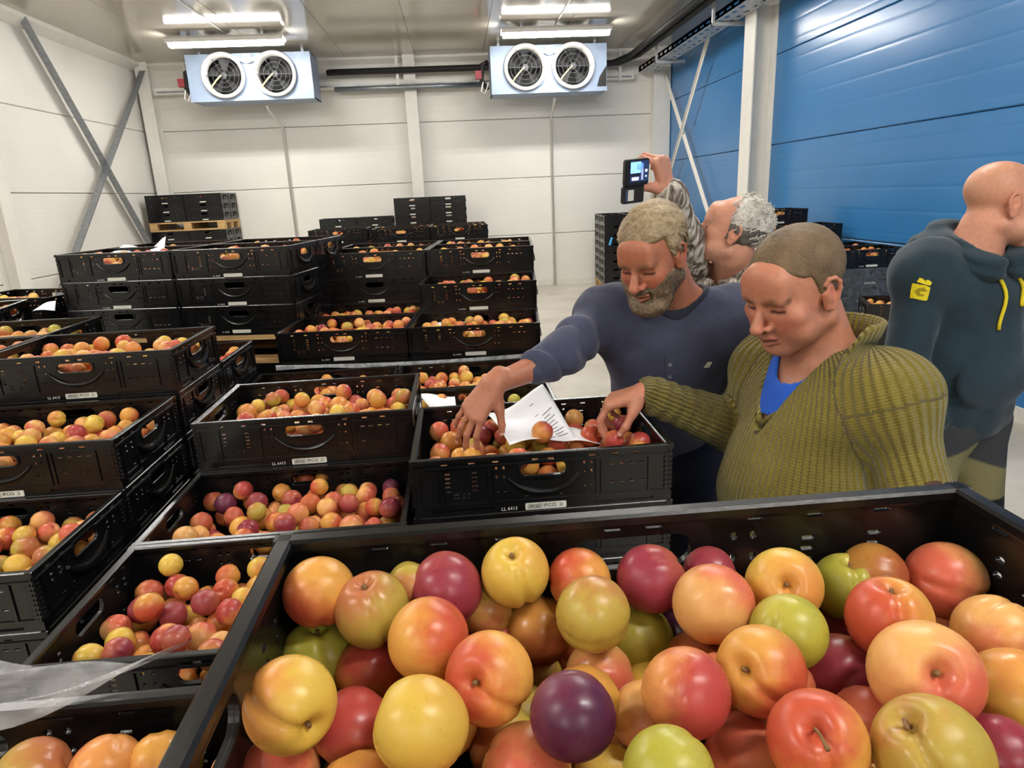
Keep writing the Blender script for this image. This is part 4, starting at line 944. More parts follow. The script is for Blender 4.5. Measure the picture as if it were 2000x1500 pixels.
# ---- head in its own space: x left, y back, z up, metres; origin between the ears
class Head:
    def __init__(s, c, M_, scale=1., wide=1., jaw=1., nose=1., chin=1., full=0.):
        s.c, s.M, s.s = np.asarray(c, float), M_, scale
        w = wide
        s.pr = [Ell((0,.016,.040), (.077*w,.098,.082), .02), Ell((0,-.030,-.020), (.064*w,.068,.088), .03),
                Cone((.052*w*jaw,.006,-.062), (.018,-.070,-.098*chin), .021, .019, .024), Cone((-.052*w*jaw,.006,-.062), (-.018,-.070,-.098*chin), .021, .019, .024),
                Ell((0,-.079,-.099*chin), (.024,.019,.017), .02),
                Cone((-.038,-.085,.019), (.038,-.085,.019), .012, .012, .018), Ell((0,-.078,.050), (.052*w,.022,.034), .03),
                Ell((.043*w,-.066,-.022), (.023+full*.006,.022,.021), .022), Ell((-.043*w,-.066,-.022), (.023+full*.006,.022,.021), .022),
                Ell((.040*w,-.055,-.062), (.026+full*.008,.028,.030), .024), Ell((-.040*w,-.055,-.062), (.026+full*.008,.028,.030), .024),
                Cone((0,-.090,.012), (0,-.114*nose,-.030), .0085, .0120, .010), Ell((0,-.1150*nose,-.034), (.0125,.0115,.0105), .007),
                Ell((.0135,-.1035,-.0375), (.0085,.0105,.0080), .006), Ell((-.0135,-.1035,-.0375), (.0085,.0105,.0080), .006),
                Cone((0,-.098,-.046), (0,-.099,-.056), .010, .011, .012)]
        s.lips = [Cone((-.020,-.0965,-.0640), (0,-.1045,-.0610), .0042, .0062, .005), Cone((.020,-.0965,-.0640), (0,-.1045,-.0610), .0042, .0062, .005),
                  Cone((-.018,-.0955,-.0720), (0,-.1025,-.0735), .0045, .0072, .005), Cone((.018,-.0955,-.0720), (0,-.1025,-.0735), .0045, .0072, .005)]
        s.cut = [Ell((.033,-.103,.000), (.017,.0145,.0125), .012), Ell((-.033,-.103,.000), (.017,.0145,.0125), .012)]
        s.lid = [Ell((.0325,-.0795,.0010), (.0140,.0120,.0118), .004), Ell((-.0325,-.0795,.0010), (.0140,.0120,.0118), .004)]
        s.fine = [Cone((-.0235,-.099,-.0672), (0,-.1105,-.0668), .0013, .0016, .003), Cone((.0235,-.099,-.0672), (0,-.1105,-.0668), .0013, .0016, .003),
                  Cone((.020,-.0915,-.0045), (.046,-.0850,-.0040), .0012, .0012, .002), Cone((-.020,-.0915,-.0045), (-.046,-.0850,-.0040), .0012, .0012, .002),
                  Ell((.0075,-.1115,-.0440), (.0040,.0040,.0030), .003), Ell((-.0075,-.1115,-.0440), (.0040,.0040,.0030), .003)]
        s.ear = []; s.earcut = []
        for q in (1, -1):      # outer rim, lobe and bowl of the ear
            E_ = lambda a, b, c: (q*(.0745*w+a), b, c)
            s.ear += [Cone(E_(.001,-.006,-.030), E_(.004,.002,-.036), .0065, .0055, .006), Cone(E_(.002,-.010,.000), E_(.000,-.008,-.022), .0055, .0055, .006),
                      Ell(E_(.004,.006,-.004), (.0060,.0150,.0270), .008, frame((q*.28,-1,-.10)))]
            rim = [(.004,-.008,.020), (.008,.002,.029), (.012,.014,.027), (.014,.022,.016), (.013,.022,.002), (.010,.016,-.014), (.006,.006,-.030)]
            s.ear += [Cone(E_(*a), E_(*b), .0042, .0042, .004) for a, b in zip(rim[:-1], rim[1:])]
            s.earcut += [Ell(E_(.0120,.0045,.000), (.0060,.0085,.0130), .003), Ell(E_(.013,.008,.014), (.0040,.0090,.0085), .003)]
        s.neck_top = s.to_world((0,.022,-.075))
    def to_world(s, v): return s.c + s.M @ (np.asarray(v, float)*s.s)
    def local(s, p): return ((p-s.c.astype(f4)) @ s.M.astype(f4)/f4(s.s)).astype(f4)
    def d(s, p, soft=False):
        q = s.local(p); d = union(s.pr, q)
        if not soft:
            d = carve(d, s.cut, q); d = union(s.lid, q, base=d); d = union(s.lips, q, base=d); d = union(s.ear, q, base=d); d = carve(d, s.earcut, q); d = carve(d, s.fine, q)
        return d*f4(s.s)
def hand_prims(wrist, dirv, palm, thumbside, curls, splay=(6,1,-4,-10), thumb=(.55,.75,.35), tcurl=(15,25), size=1.):
    """five separate fingers on a palm; dirv points along the hand, palm out of the palm, thumbside to the thumb"""
    w0 = np.asarray(wrist, float); d = nrm(dirv); s_ = np.asarray(thumbside, float); s_ = nrm(s_-d*(s_ @ d)); n = np.cross(d, s_); n = n if n @ np.asarray(palm, float) > 0 else -n
    def rot(v, ax, a): a = R_(a); ax = nrm(ax); return v*math.cos(a)+np.cross(ax, v)*math.sin(a)+ax*(ax @ v)*(1-math.cos(a))
    pal, fin, nails = [], [], []
    kx = (.030,.010,-.011,-.030); kd = (.092,.096,.090,.080); fl = ((.044,.026,.020), (.048,.030,.021), (.044,.028,.020), (.034,.021,.018)); fr = (.0092,.0095,.0090,.0080)
    for i in range(4):
        kp = w0+d*kd[i]*size+s_*kx[i]*size - n*.004
        pal.append(Cone(w0+s_*kx[i]*.55*size, kp, .0160*size, .0125*size, .014))
        v = rot(d, n, -splay[i] if np.cross(n, d) @ s_ < 0 else splay[i]); ax = np.cross(d, n); F_ = []; p0 = kp
        for j in range(3):
            v = rot(v, ax, curls[i][j]); p1 = p0+v*fl[i][j]*size; r0 = fr[i]*(1-.09*j)*size; r1 = fr[i]*(1-.09*(j+1))*size
            F_.append(Cone(p0, p1, r0, r1, .003)); p0 = p1
        nails.append((p1-v*.004*size, nrm(rot(v, ax, -90)))); fin.append(F_)
    pal.append(Cone(w0-d*.03, w0+d*.012, .024*size, .022*size, .016, (n, .72)))
    tb = w0+d*.022*size+s_*.026*size+n*.008; v = nrm(d*thumb[0]+s_*thumb[1]+n*thumb[2]); ax = np.cross(v, nrm(d*.8+n*.6)); F_ = []; p0 = tb
    pal.append(Cone(w0+s_*.012*size, tb+v*.030*size, .017*size, .0145*size, .014))
    for j, (ln, r0, r1) in enumerate(((.042,.0135,.0105), (.031,.0105,.0098), (.024,.0098,.0080))):
        if j: v = rot(v, ax, tcurl[j-1])
        p1 = p0+v*ln*size; F_.append(Cone(p0, p1, r0*size, r1*size, .004)); p0 = p1
    nails.append((p1-v*.003, nrm(-n*.5+s_*.7))); fin.append(F_)
    return pal, fin, nails
class Hand:
    def __init__(s, *a, **k): s.pal, s.fin, s.nails = hand_prims(*a, **k); s.pts = np.array([q.b for F_ in s.fin for q in F_]+[q.a for q in s.pal])
    def d(s, p):
        d = union(s.pal, p, .03)
        for F_ in s.fin: d = smin(d, union(F_, p, .03), .0045)
        return d
def skin_material():
    k = NT('skin'); k.set(Roughness=.46, Specular_IOR_Level=.4)
    at = k.n('ShaderNodeAttribute', attribute_name='Col'); tc = k.n('ShaderNodeTexCoord')
    n1 = k.n('ShaderNodeTexNoise', i_Scale=90., i_Detail=4.); k.l(tc.outputs['Object'], n1.inputs['Vector'])
    hv = k.n('ShaderNodeMapRange', i_1=.25, i_2=.75, i_3=.90, i_4=1.09); k.l(n1.outputs['Fac'], hv.inputs[0])
    h = k.n('ShaderNodeHueSaturation'); k.l(at.outputs['Color'], h.inputs['Color']); k.l(hv.outputs[0], h.inputs['Value']); k.l(h.outputs[0], k.b.inputs['Base Color'])
    n2 = k.n('ShaderNodeTexNoise', i_Scale=420., i_Detail=2.); k.l(tc.outputs['Object'], n2.inputs['Vector'])
    b = k.n('ShaderNodeBump', i_Strength=.25, i_Distance=.0012); k.l(n2.outputs['Fac'], b.inputs['Height']); k.l(b.outputs['Normal'], k.b.inputs['Normal'])
    k.set(Subsurface_Weight=.06, Subsurface_Scale=.01); k.b.inputs['Subsurface Radius'].default_value = (1, .35, .2)
    return k.m
M['skin'] = skin_material()
def hair_material(name, c0, c1, scale=160.):
    k = NT(name); k.set(Roughness=.6, Specular_IOR_Level=.35); tc = k.n('ShaderNodeTexCoord')
    n1 = k.n('ShaderNodeTexNoise', i_Scale=scale, i_Detail=3.); k.l(tc.outputs['Object'], n1.inputs['Vector'])
    n0 = k.n('ShaderNodeTexNoise', i_Scale=18., i_Detail=3.); k.l(tc.outputs['Object'], n0.inputs['Vector'])
    ad = k.n('ShaderNodeMath', operation='ADD'); k.l(n1.outputs['Fac'], ad.inputs[0]); k.l(n0.outputs['Fac'], ad.inputs[1])
    rp = k.n('ShaderNodeValToRGB'); e = rp.color_ramp.elements; e[0].position = .35; e[1].position = .65; e[0].color = (*srgb(c0), 1); e[1].color = (*srgb(c1), 1)
    hf = k.n('ShaderNodeMath', operation='MULTIPLY', i_1=.5); k.l(ad.outputs[0], hf.inputs[0]); k.l(hf.outputs[0], rp.inputs['Fac']); k.l(rp.outputs['Color'], k.b.inputs['Base Color'])
    b = k.n('ShaderNodeBump', i_Strength=.7, i_Distance=.002); k.l(n1.outputs['Fac'], b.inputs['Height']); k.l(b.outputs['Normal'], k.b.inputs['Normal'])
    return k.m
def cloth(name, c0, c1, scale=300., bump=.35, rough=.85):
    k = NT(name); k.set(Roughness=rough, Specular_IOR_Level=.2, Sheen_Weight=.15); tc = k.n('ShaderNodeTexCoord')
    n1 = k.n('ShaderNodeTexNoise', i_Scale=scale, i_Detail=2.); k.l(tc.outputs['Object'], n1.inputs['Vector'])
    n0 = k.n('ShaderNodeTexNoise', i_Scale=9., i_Detail=4.); k.l(tc.outputs['Object'], n0.inputs['Vector'])
    rp = k.n('ShaderNodeValToRGB'); e = rp.color_ramp.elements; e[0].position = .3; e[1].position = .7; e[0].color = (*srgb(c0), 1); e[1].color = (*srgb(c1), 1)
    ad = k.n('ShaderNodeMix', data_type='FLOAT', i_0=.35); k.l(n0.outputs['Fac'], ad.inputs[2]); k.l(n1.outputs['Fac'], ad.inputs[3]); k.l(ad.outputs[0], rp.inputs['Fac']); k.l(rp.outputs['Color'], k.b.inputs['Base Color'])
    b = k.n('ShaderNodeBump', i_Strength=bump, i_Distance=.0015); k.l(n1.outputs['Fac'], b.inputs['Height']); k.l(b.outputs['Normal'], k.b.inputs['Normal'])
    return k.m
def rib_knit(name, c0, c1, pitch=.0135):
    """ribbed knit: ribs follow the mesh attribute `rib` (metres around the limb), rows along `row`"""
    k = NT(name); k.set(Roughness=.9, Specular_IOR_Level=.15, Sheen_Weight=.2)
    a = k.n('ShaderNodeAttribute', attribute_name='rib'); r = k.n('ShaderNodeAttribute', attribute_name='row'); tc = k.n('ShaderNodeTexCoord')
    s1 = k.n('ShaderNodeMath', operation='MULTIPLY', i_1=2*PI/pitch); k.l(a.outputs['Fac'], s1.inputs[0]); si = k.n('ShaderNodeMath', operation='SINE'); k.l(s1.outputs[0], si.inputs[0])
    s2 = k.n('ShaderNodeMath', operation='MULTIPLY', i_1=2*PI/.006); k.l(r.outputs['Fac'], s2.inputs[0]); sj = k.n('ShaderNodeMath', operation='SINE'); k.l(s2.outputs[0], sj.inputs[0])
    m = k.n('ShaderNodeMath', operation='MULTIPLY_ADD', i_1=.16); k.l(sj.outputs[0], m.inputs[0]); k.l(si.outputs[0], m.inputs[2])
    nz = k.n('ShaderNodeTexNoise', i_Scale=380., i_Detail=2.); k.l(tc.outputs['Object'], nz.inputs['Vector']); n0 = k.n('ShaderNodeTexNoise', i_Scale=7., i_Detail=3.); k.l(tc.outputs['Object'], n0.inputs['Vector'])
    m2 = k.n('ShaderNodeMath', operation='MULTIPLY_ADD', i_1=.8); k.l(nz.outputs['Fac'], m2.inputs[0]); k.l(m.outputs[0], m2.inputs[2])
    rp = k.n('ShaderNodeValToRGB'); e = rp.color_ramp.elements; e[0].position = .25; e[1].position = .75; e[0].color = (*srgb(c0), 1); e[1].color = (*srgb(c1), 1); k.l(n0.outputs['Fac'], rp.inputs['Fac']); k.l(rp.outputs['Color'], k.b.inputs['Base Color'])
    b = k.n('ShaderNodeBump', i_Strength=.9, i_Distance=.0035); k.l(m2.outputs[0], b.inputs['Height']); k.l(b.outputs['Normal'], k.b.inputs['Normal'])
    return k.m
class Trunk:
    """torso, arms and legs from joints (dict of points); grow = looseness of the cloth"""
    def __init__(s, J, fat=1., arm=1.):
        s.J = {k: np.asarray(v, float) for k, v in J.items()}; J = s.J
        s.left = nrm(J['shL']-J['shR']); up = nrm(J['neck']-J['pelvis']); s.fwd = nrm(np.cross(s.left, up)); s.T = np.stack([nrm(np.cross(-s.fwd, up))*1, -s.fwd, up], 1)
        s.T = np.stack([s.left, -s.fwd, up], 1); s.fat, s.arm = fat, arm
    def torso(s, g=0., belly=1.):
        J, T, f = s.J, s.T, s.fat
        L = lambda c, r, k=.05: Ell(c, [q+g for q in r], k, T)
        return [L(J['chest'], (.146*f,.115*f,.19)), L(J['belly'], (.150*f*belly,.122*f*belly,.17), .07), L(J['pelvis'], (.165*f,.115*f,.13), .07),
                Cone(J['shL'], J['neck'], .068*f**.5+g, .055+g, .05), Cone(J['shR'], J['neck'], .068*f**.5+g, .055+g, .05), Cone(J['shL'], J['chest'], .07*f**.5+g, .09+g, .06), Cone(J['shR'], J['chest'], .07*f**.5+g, .09+g, .06)]
    def arm_pr(s, q, g=0., end=1., r=(.058,.047,.044,.030)):
        J = s.J; a = s.arm; e = J['el'+q]; w_ = J['wr'+q]; w_ = e+(w_-e)*end; rr = [x*a+g for x in r]
        rw = rr[2]+(rr[3]-rr[2])*end
        m = J['sh'+q]*.8+e*.2; rm = rr[0]*.8+rr[1]*.2
        return [Cone(J['sh'+q], m, rr[0], rm, .04), Cone(m, e, rm, rr[1], .010), Cone(e, w_, rr[2], rw, .012)]
    def leg_pr(s, g=0., end=1.):
        J = s.J; P = []
        for q in 'LR':
            h, kn, an = J['hip'+q], J['kn'+q], J['an'+q]; an = kn+(an-kn)*end
            P += [Cone(h, kn, .088+g, .060+g, .05), Cone(kn, an, .058+g, .040+g, .03)]
        return P
def strands(name, m, head, n, start, direc, length, rad, seed, segs=5, curl=.0):
    """locks of hair: tapered tubes that start on the scalp and follow it"""
    rg = np.random.default_rng(seed); mb = MB(); k = 0
    while k < n:
        v = rg.normal(size=3); v /= np.linalg.norm(v); p = np.array((0,.016,.040))+v*np.array((.077,.098,.082))
        if not start(p): continue
        k += 1; L = length*rg.uniform(.6, 1.2); pts = [p.copy()]; cur = p.copy(); ph = rg.uniform(0, 6.28, 3)
        for i in range(segs):
            nn = (cur-np.array((0,.016,.040)))/np.array((.077,.098,.082))**2; nn /= np.linalg.norm(nn)
            dv = np.asarray(direc(cur), float)+rg.normal(size=3)*.25; dv = dv-nn*(dv @ nn); dv /= np.linalg.norm(dv)+1e-9
            lift = .45*(1-i/segs) if i < 2 else -.05
            dv = dv+nn*lift+curl*np.array((math.sin(i*1.9+ph[0]), math.sin(i*1.7+ph[1]), math.sin(i*2.1+ph[2])))
            cur = cur+dv/np.linalg.norm(dv)*L/segs; pts.append(cur.copy())
        W_ = [tuple(head.to_world(q)) for q in pts]; r = rad*rg.uniform(.6, 1.3)
        mb.tube(W_, [r*.7, r, r, r*.85, r*.6, r*.2][:len(W_)], 5, False)
    return mb.mesh(name, m, True, False)
def lerp(a, b, t): t = np.asarray(t)[:, None]; return a*(1-t)+b*t
def sst(x, a, b): t = np.clip((x-a)/(b-a), 0, 1); return t*t*(3-2*t)
def hexa(h): return np.array(srgb(h), f4)
def near_cones(prims, q):
    d = np.full(len(q), 1., f4)
    for c in prims: d = np.minimum(d, c.d(q))
    return d
def skin_colour(P, head, hands, base, opt):
    c = np.tile(hexa(base), (len(P), 1)); q = head.local(P); hm = (q*q).sum(1) < .21**2
    x, y, z = np.abs(q[:,0]), q[:,1], q[:,2]; nz = wob(q*1., 160., 3)*.5+.5
    def blob(cx, cy, cz, r): return np.exp(-((x-cx)**2+(y-cy)**2+(z-cz)**2)/r**2)*hm
    red = hexa(opt.get('flush', '#c25f52'))
    c = lerp(c, red, np.clip(opt.get('ruddy', .5)*(blob(.042,-.078,-.032,.024)+.9*blob(0,-.112,-.034,.017)+.5*blob(.08,.01,-.005,.03)+.25*blob(0,-.09,.05,.04)), 0, .8))
    c = lerp(c, hexa('#a8564e'), np.clip(1-near_cones(head.lips, q)/.0035, 0, 1)*opt.get('lip', .5)*hm*(y < -.09))
    c = lerp(c, hexa('#7d4a3c'), blob(.033,-.095,.004,.013)*.35)
    c = lerp(c, hexa('#2a1712'), np.clip(1.5-near_cones(head.fine[:2], q)/.0022, 0, 1)*.75*hm)
    c = lerp(c, hexa('#24130f'), np.clip(1.5-near_cones(head.fine[2:4], q)/.0026, 0, 1)*.8*hm)
    c = lerp(c, hexa('#3a1d16'), np.clip(1.4-near_cones(head.fine[4:], q)/.003, 0, 1)*.8*hm)
    br = [Cone((.014,-.098,.0175), (.034,-.0935,.0245), .0045, .0055), Cone((.034,-.0935,.0245), (.053,-.078,.0185), .005, .003)]
    qa = q.copy(); qa[:,0] = x
    c = lerp(c, hexa(opt.get('brow', '#5a3d28')), np.clip(1.3-near_cones(br, qa)/.0055, 0, 1)*opt.get('browa', .75)*hm*(.6+.5*nz))
    if 'stubble' in opt:
        s = sst(-z, .040, .070)*sst(-y, -.030, .020)*hm; mo = np.exp(-(((x)/.028)**2+((z+.052)/.009)**2))*(y < -.08)*hm
        lp = np.clip(1-near_cones(head.lips, q)/.004, 0, 1)
        c = lerp(c, hexa(opt['stubble']), np.clip(s*opt.get('sa', .3)+mo*opt.get('ma', .5), 0, 1)*(.75+.4*nz)*(1-lp))
    if 'scalp' in opt:
        f = sst(z, .030, .075)*sst(y, -.075, -.03)+sst(y, .02, .06)*sst(z, -.05, 0.)
        c = lerp(c, hexa(opt['scalp']), np.clip(f, 0, 1)*opt.get('scalpa', .35)*hm)
    for h in hands:
        hd = np.min([((P-t.astype(f4))**2).sum(1) for t in h.pts], axis=0)
        c = lerp(c, hexa(opt.get('hand', '#c4806a')), np.exp(-hd/.03**2)*.7)
        for n_p, n_n in h.nails:
            e = P-n_p.astype(f4); c = lerp(c, hexa('#e0b3a3'), (((e*e).sum(1) < .0085**2) & (e @ n_n.astype(f4) > .0035))*.75)
    return np.clip(c, 0, 1)
def skin_body(name, parent, head, T, hands, boxes, base, opt, arms='LR', coarse=.013):
    J = T.J; pr = T.torso(-.004)+T.leg_pr(-.004)
    for q in 'LR': pr += T.arm_pr(q, -.006 if q == 'L' else opt.get('armg', -.003))
    nk = [Cone(head.neck_top, J['neck']+T.fwd*.012, .055*opt.get('neck', 1), .062*opt.get('neck', 1), .03), Cone(head.to_world((0,.035,-.04)), J['neck']-T.fwd*.01, .050, .062, .03)]
    for q in 'LR':
        an = J['an'+q]; pr.append(Cone(an-[0,0,.03], an+T.fwd*.15-[0,0,.045], .036, .028, .03))
    for q in 'LR':
        if not any(getattr(h, 'side', '') == q for h in hands):
            w_ = J['wr'+q]; dv = nrm(w_-J['el'+q]); h = Hand(w_, dv, -T.fwd*0+(T.left if q == 'R' else -T.left), T.fwd, [(25,30,20)]*4); h.side = q; hands = hands+[h]
    def fn(p):
        d = union(pr+nk, p, .12); d = smin(d, head.d(p), .018)
        for h in hands: d = smin(d, h.d(p), .012)
        return d.astype(f4)
    parts = []
    for lo, hi, h in boxes: parts.append(nets(fn, lo, hi, h))
    al = np.array([v for v in J.values()]); lo, hi = al.min(0)-.25, al.max(0)+.25; lo[2] = -.01
    V, Q = nets(fn, lo, hi, coarse)
    def keep(c):
        k = np.ones(len(c), bool)
        for l, h_, hh in boxes: k &= ~((c > np.asarray(l)+.004) & (c < np.asarray(h_)-.004)).all(1)
        return k
    parts.append(drop_faces(V, Q, keep))
    V = np.concatenate([p[0] for p in parts]); o = 0; Q = []
    for p in parts: Q.append(p[1]+o); o += len(p[0])
    Q = np.concatenate(Q)
    return link(name, to_mesh(name, V, Q, M['skin'], skin_colour(V, head, hands, base, opt)), parent)
def garment(name, parent, fn, lo, hi, h, m, cols=None, attrs=None, keep=None):
    V, Q = nets(fn, lo, hi, h)
    if keep: V, Q = drop_faces(V, Q, keep)
    return link(name, to_mesh(name, V, Q, m, cols(V) if cols else None, attrs(V) if attrs else None), parent)
def rib_attrs(T, V, armparts):
    dT = union(T.torso(.01)[:3], V, .3); cc = T.J['chest']; e = V-cc.astype(f4); u = e @ T.T.astype(f4)
    rib = np.arctan2(u[:,0], -u[:,1])*.175; row = u[:,2].copy()
    for prs in armparts:
        dA = union(prs, V, .3); m = dA < dT+.004
        for p in prs:
            ax = nrm(p.b-p.a); a = nrm(np.cross(ax, T.left+[.01,.02,.3])); b = np.cross(ax, a); q = V-p.a.astype(f4); t = q @ ax.astype(f4)
            mm = m & (p.d(V) <= dA+.012); rib[mm] = (np.arctan2(q @ b.astype(f4), q @ a.astype(f4))*.062)[mm]; row[mm] = t[mm]
    return {'rib': rib, 'row': row}
def snap(fn, p, d, maxd=.25):
    """march from p along d to the cloth surface; returns point and outward normal"""
    p = np.asarray(p, float); d = nrm(d); t = 0.
    for i in range(60):
        v = float(fn((p+d*t)[None].astype(f4))[0])
        if v < .0004: break
        t += max(v*.7, .0004)
        if t > maxd: break
    q = p+d*t; e = .003; g = np.array([float(fn((q+e*a)[None].astype(f4))[0]-fn((q-e*a)[None].astype(f4))[0]) for a in np.eye(3)])
    return q, nrm(g)
def plate_on(name, parent, fn, p, d, poly, th, m, up=(0,0,1), lift=.0005, sub=None):
    """small flat emblem (poly in metres) laid on a cloth surface, following its curve point by point"""
    q, n = snap(fn, p, d); u = nrm(np.cross(up, n)); v = np.cross(n, u); V = []
    for off in (0, th):
        for a, b in poly:
            s = q+u*a+v*b+n*.03; s2, n2 = snap(fn, s, -n, .08); V.append(s2+n2*(lift+off))
    k = len(poly); Fc = [tuple(range(k, 2*k)), tuple(range(k-1, -1, -1))]+[(i, (i+1) % k, (i+1) % k+k, i+k) for i in range(k)]
    return MB().add(V, Fc).obj(name, m, parent)
def shoes(parent, T, m):
    for q in 'LR':
        an = T.J['an'+q]; f = T.fwd*[1,1,0]; f = nrm(f)
        def fn(p, an=an, f=f):
            d = union([Cone(an-f*.03-[0,0,.035], an+f*.10-[0,0,.045], .046, .040, .03), Cone(an+f*.10-[0,0,.048], an+f*.19-[0,0,.052], .041, .034, .03), Cone(an, an-[0,0,.03], .05, .05, .03)], p, .1)
            return smax(d, -(p[:,2]-.004), .004)
        lo = an-[.3,.3,.1]; hi = an+[.3,.3,.08]; garment('shoe', parent, fn, lo, hi, .012, m)
M['denim'] = cloth('dark_navy_denim', '#121624', '#1d2233'); M['shoe'] = mat('shoe_leather', '#1c1a19', .5)
M['blue_tee'] = cloth('bright_blue_jersey', '#1747a8', '#2460c8'); M['olive_knit'] = rib_knit('olive_rib_knit', '#6a5f24', '#887a38'); M['zip'] = mat('zip_metal', '#b9b6ad', .3, metal=.9)
M['brown_leather'] = mat('brown_leather', '#4d3323', .6, var=.3, scale=60, bump=.4)
M['slate_jersey'] = cloth('slate_blue_jersey', '#33364a', '#464a60', 260.); M['button'] = mat('grey_button', '#6e7078', .4); M['gold'] = mat('gold', '#d8a94a', .25, metal=1.)
M['buzz'] = hair_material('short_brown_hair', '#4c3b2a', '#806a4e', 420.); M['sandy'] = hair_material('sandy_grey_hair', '#6e5c44', '#b09c7a', 120.); M['beard'] = hair_material('grizzled_beard', '#3a2c21', '#8d7a60', 220.)
M['grey_hair'] = hair_material('grey_hair', '#a39d95', '#e2ddd4', 120.); M['dark_grey_hair'] = hair_material('dark_grey_hair', '#4a4743', '#7d776f', 160.)
M['teal_fleece'] = cloth('dark_teal_fleece', '#1d2c35', '#2a3d47', 240.); M['yellow_print'] = mat('yellow_print', '#e3cf1f', .6, var=.06); M['yellow_cord'] = mat('yellow_cord', '#d9c316', .7, bump=.5, bscale=500)
M['ink_yellow'] = mat('dark_yellow_print', '#9c8a10', .6)
def camo():
    k = NT('grey_brown_camouflage'); k.set(Roughness=.85, Specular_IOR_Level=.2); tc = k.n('ShaderNodeTexCoord')
    mp = k.n('ShaderNodeMapping'); mp.inputs['Scale'].default_value = (26, 26, 10); mp.inputs['Rotation'].default_value = (.2, .5, 0); k.l(tc.outputs['Object'], mp.inputs['Vector'])
    n1 = k.n('ShaderNodeTexNoise', i_Scale=1.6, i_Detail=5., i_Distortion=1.2); k.l(mp.outputs[0], n1.inputs['Vector'])
    rp = k.n('ShaderNodeValToRGB'); cr = rp.color_ramp; cr.interpolation = 'B_SPLINE'
    for i, (p, c) in enumerate(((.30,'#2f2a26'), (.42,'#6c6258'), (.5,'#8d8377'), (.58,'#c9c1b4'), (.7,'#e6e0d4'))):
        e = cr.elements[i] if i < 2 else cr.elements.new(p); e.position = p; e.color = (*srgb(c), 1)
    k.l(n1.outputs['Fac'], rp.inputs['Fac']); k.l(rp.outputs['Color'], k.b.inputs['Base Color']); return k.m
M['camo'] = camo()
def vcol_cloth(name):
    k = NT(name); k.set(Roughness=.85, Specular_IOR_Level=.2); at = k.n('ShaderNodeAttribute', attribute_name='Col'); tc = k.n('ShaderNodeTexCoord')
    n1 = k.n('ShaderNodeTexNoise', i_Scale=250., i_Detail=3.); k.l(tc.outputs['Object'], n1.inputs['Vector']); hv = k.n('ShaderNodeMapRange', i_1=.25, i_2=.75, i_3=.8, i_4=1.2); k.l(n1.outputs['Fac'], hv.inputs[0])
    h = k.n('ShaderNodeHueSaturation'); k.l(at.outputs['Color'], h.inputs['Color']); k.l(hv.outputs[0], h.inputs['Value']); k.l(h.outputs[0], k.b.inputs['Base Color']); return k.m
M['work_trousers'] = vcol_cloth('work_trouser_cloth')
def trousers(parent, T, m, name='trousers', cols=None, top=None, h=.012):
    J = T.J
    def fn(p):
        d = union(T.leg_pr(.012, .93)+[Ell(J['pelvis']-[0,0,.01], (.172*T.fat,.125*T.fat,.13), .06, T.T)], p, .15)
        return smax(d+.004*wob(p, 38., 11), p[:,2]-f4(top or J['pelvis'][2]+.08), .01)
    al = np.array([J[k] for k in ('pelvis','hipL','hipR','knL','knR','anL','anR')])
    return garment(name, parent, fn, al.min(0)-.2, al.max(0)+.2, h, m, cols)

